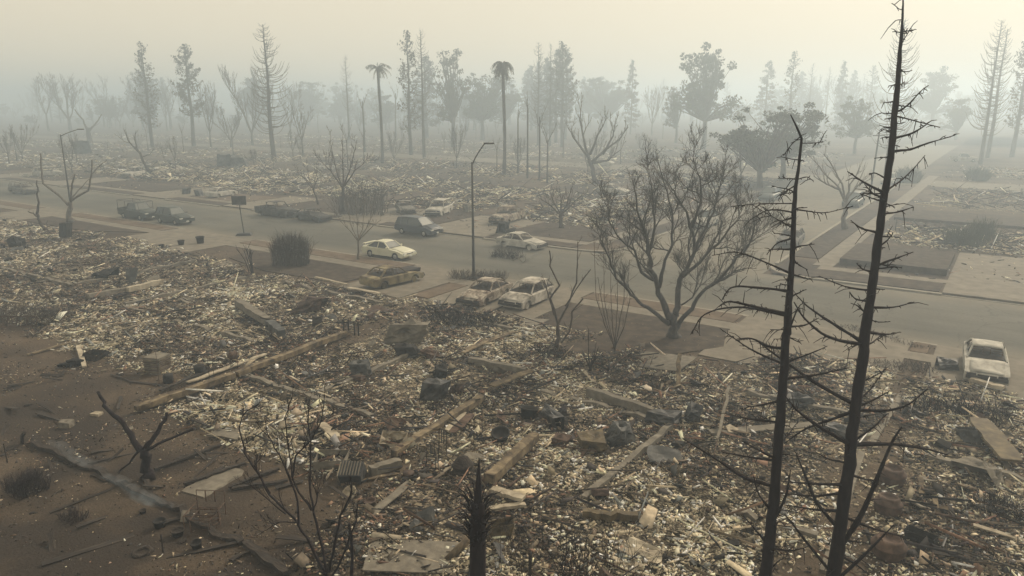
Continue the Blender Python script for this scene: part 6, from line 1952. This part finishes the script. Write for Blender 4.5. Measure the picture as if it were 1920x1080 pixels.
KW = {'plank': ('plank', 'plank', [('char', 'charred'), ('tan', 'tan'), ('ash', 'ash white'), ('char', 'charred')], (0.7, 2.4)),
      'sheet': ('metal_sheet', 'metal sheet', [('steel', 'sooty dark'), ('rust', 'rusted'), ('blue', 'blue grey'), ('grey', 'ash grey')], (0.4, 1.05)),
      'slab': ('plaster_slab', 'slab', [('ash', 'ash white'), ('grey', 'sooty grey'), ('tan', 'tan')], (0.3, 0.8)),
      'block': ('masonry_block', 'block', [('grey', 'sooty grey'), ('clay', 'brick red'), ('black', 'soot black')], (0.25, 0.6)),
      'pipe': ('steel_pipe', 'pipe', [('steel', 'sooty dark'), ('rust', 'rusted')], (0.8, 2.2))}
AREA = [(-37, -14.5, 8.5, 18.0, 'in the bare yard at lower left', 46), (-29.6, -18, 15, 35, 'between the two long rails', 62), (-17.5, -3, 15, 34, 'in the plot before the big tree', 84), (-2.6, 8, 17, 38, 'below the car at the right edge', 44),
        (-49, -30, 20, 35.5, 'left of the long rail', 58), (-95, -50, 20, 37, 'at the left edge', 52), (-95, -33, 68, 92, 'across the street', 52), (-62, -40, 66, 74, 'behind the burnt cars', 26)]
for (x0, x1, y0, y1, where, n) in AREA:
    made = 0; tries = 0
    while made < n and tries < 4000:
        tries += 1
        x, y = random.uniform(x0, x1), random.uniform(y0, y1)
        if not bool(in_view(np.array([x]), np.array([y]), 0.97)[0]) or (float(rub(x, y)) < 0.6) != (y < 18.1 and x < -14.4):
            continue
        k = random.choices(['plank', 'sheet', 'slab', 'block', 'pipe'], [38, 20, 16, 8, 18])[0]
        nm, cat, mats, (lo, hi) = KW[k]
        mk, word = random.choice(mats)
        if 'yard' in where:
            k = 'plank' if k in ('sheet', 'pipe') else k
            nm, cat, mats, (lo, hi) = KW[k]; mk, word = ('char', 'charred') if k == 'plank' or random.random() < 0.5 else ('grey', 'sooty grey')
        i = random.randrange(3)
        s = random.uniform(lo, hi) * (1.25 if y > 60 else 1)
        key = (k, i, mk)
        if key not in PROTO:
            me = proto(k, i).copy(); me.materials.append(DM[mk]); PROTO[key] = me
        o = bpy.data.objects.new(nm, PROTO[key]); COL.objects.link(o)
        o.location = (x, y, gz((x, y)) + random.uniform(0.0, 0.06))
        sy = s if k not in ('plank', 'pipe') else random.uniform(0.6, 1.25)
        o.scale = (s, sy, sy if k in ('plank', 'pipe') else s * random.uniform(0.6, 1.0))
        t = {'plank': 0.16, 'sheet': 0.35, 'slab': 0.3, 'block': 0.3, 'pipe': 0.15}[k]
        yaw = random.uniform(0, 6.28) if random.random() < 0.5 else random.choice([0, 1.57]) + random.gauss(0, 0.2)
        o.rotation_euler = (random.gauss(0, t), random.gauss(0, t), yaw)
        big = ('long ' if k in ('plank', 'pipe') else 'big ') if s > (lo + hi) / 2 else ('short ' if k in ('plank', 'pipe') else 'small ')
        spot = where if 'yard' not in where else ('beyond' if y > 11.8 else 'before') + ' the smouldering line, ' + ('left' if x < -24 else 'right') + ' of the stump tree'
        lab = big + '%s %s %s' % (word, {'plank': 'plank', 'sheet': 'metal sheet', 'slab': 'broken plaster slab', 'block': 'masonry block', 'pipe': 'steel pipe'}[k], spot if 'yard' in where else 'in the rubble ' + where)
        tag(o, lab, cat, 'loose wreckage ' + where, 'thing')
        made += 1

# two wisps of smoke along the smouldering timbers
def wisp(label, a, b, w, h, dens):
    A, Bp = G(*a), G(*b)
    mb = MB(); n = 10; c = (A + Bp) / 2
    rings = []
    for i in range(n + 1):
        f = i / n; p = A.lerp(Bp, f) - c
        k = 0.25 + math.sin(math.pi * min(1, f * 0.9 + 0.08)) * (0.7 + 0.3 * f)
        d = (Bp - A).normalized(); s = Vector((-d.y, d.x, 0)).normalized()
        rings.append([p + s * (math.cos(t) * w * k * 0.5 + 0.12 * math.sin(f * 7)) + Z3 * (h * 0.5 + 0.1 + math.sin(t) * h * 0.5 * k) for t in [q * 2 * math.pi / 10 for q in range(10)]])
    mb.loft(rings)
    m = bpy.data.materials.new('rising_smoke'); m.use_nodes = True
    nn, ll = m.node_tree.nodes, m.node_tree.links; nn.clear()
    out = nn.new('ShaderNodeOutputMaterial'); v = nn.new('ShaderNodeVolumePrincipled')
    tc = nn.new('ShaderNodeTexCoord'); t = nn.new('ShaderNodeTexNoise'); t.inputs['Scale'].default_value = 1.6; t.inputs['Detail'].default_value = 3; t.inputs['Distortion'].default_value = 1.2
    ll.new(tc.outputs['Object'], t.inputs['Vector'])
    mr = nn.new('ShaderNodeMapRange'); mr.inputs['From Min'].default_value = 0.45; mr.inputs['From Max'].default_value = 0.75; mr.inputs['To Max'].default_value = dens
    ll.new(t.outputs['Fac'], mr.inputs['Value']); ll.new(mr.outputs[0], v.inputs['Density'])
    v.inputs['Color'].default_value = (0.75, 0.88, 1.0, 1)
    ll.new(v.outputs[0], out.inputs['Volume'])
    o = mb.build('smoke_wisp', m, None, False, c)
    tag(o, label, 'smoke', kind='stuff')


wisp('thin blue smoke rising from the upper smouldering timbers', (92, 842), (190, 890), 0.45, 0.4, 0.4)
wisp('blue smoke drifting over the timbers below the stump tree', (195, 908), (322, 968), 0.5, 0.45, 0.6)

# ------------------------------------------------------------------ the smoke in the air
hb = MB()
hb.box((-40, 600, 14.45), (3100, 1860, 31.1))
hz = hb.build('haze', M_CONC)
hz.data.materials.clear()
hm = bpy.data.materials.new('smoke_haze')
hm.use_nodes = True
hn, hl = hm.node_tree.nodes, hm.node_tree.links
hn.clear()
ho = hn.new('ShaderNodeOutputMaterial')
hv = hn.new('ShaderNodeVolumePrincipled')
hv.inputs['Color'].default_value = (0.71, 0.85, 1.0, 1)
hv.inputs['Density'].default_value = 0.0033
hv.inputs['Anisotropy'].default_value = 0.5
hl.new(hv.outputs[0], ho.inputs['Volume'])
hz.data.materials.append(hm)
tag(hz, 'thin grey wildfire smoke filling the air over the whole town', 'smoke', kind='stuff')
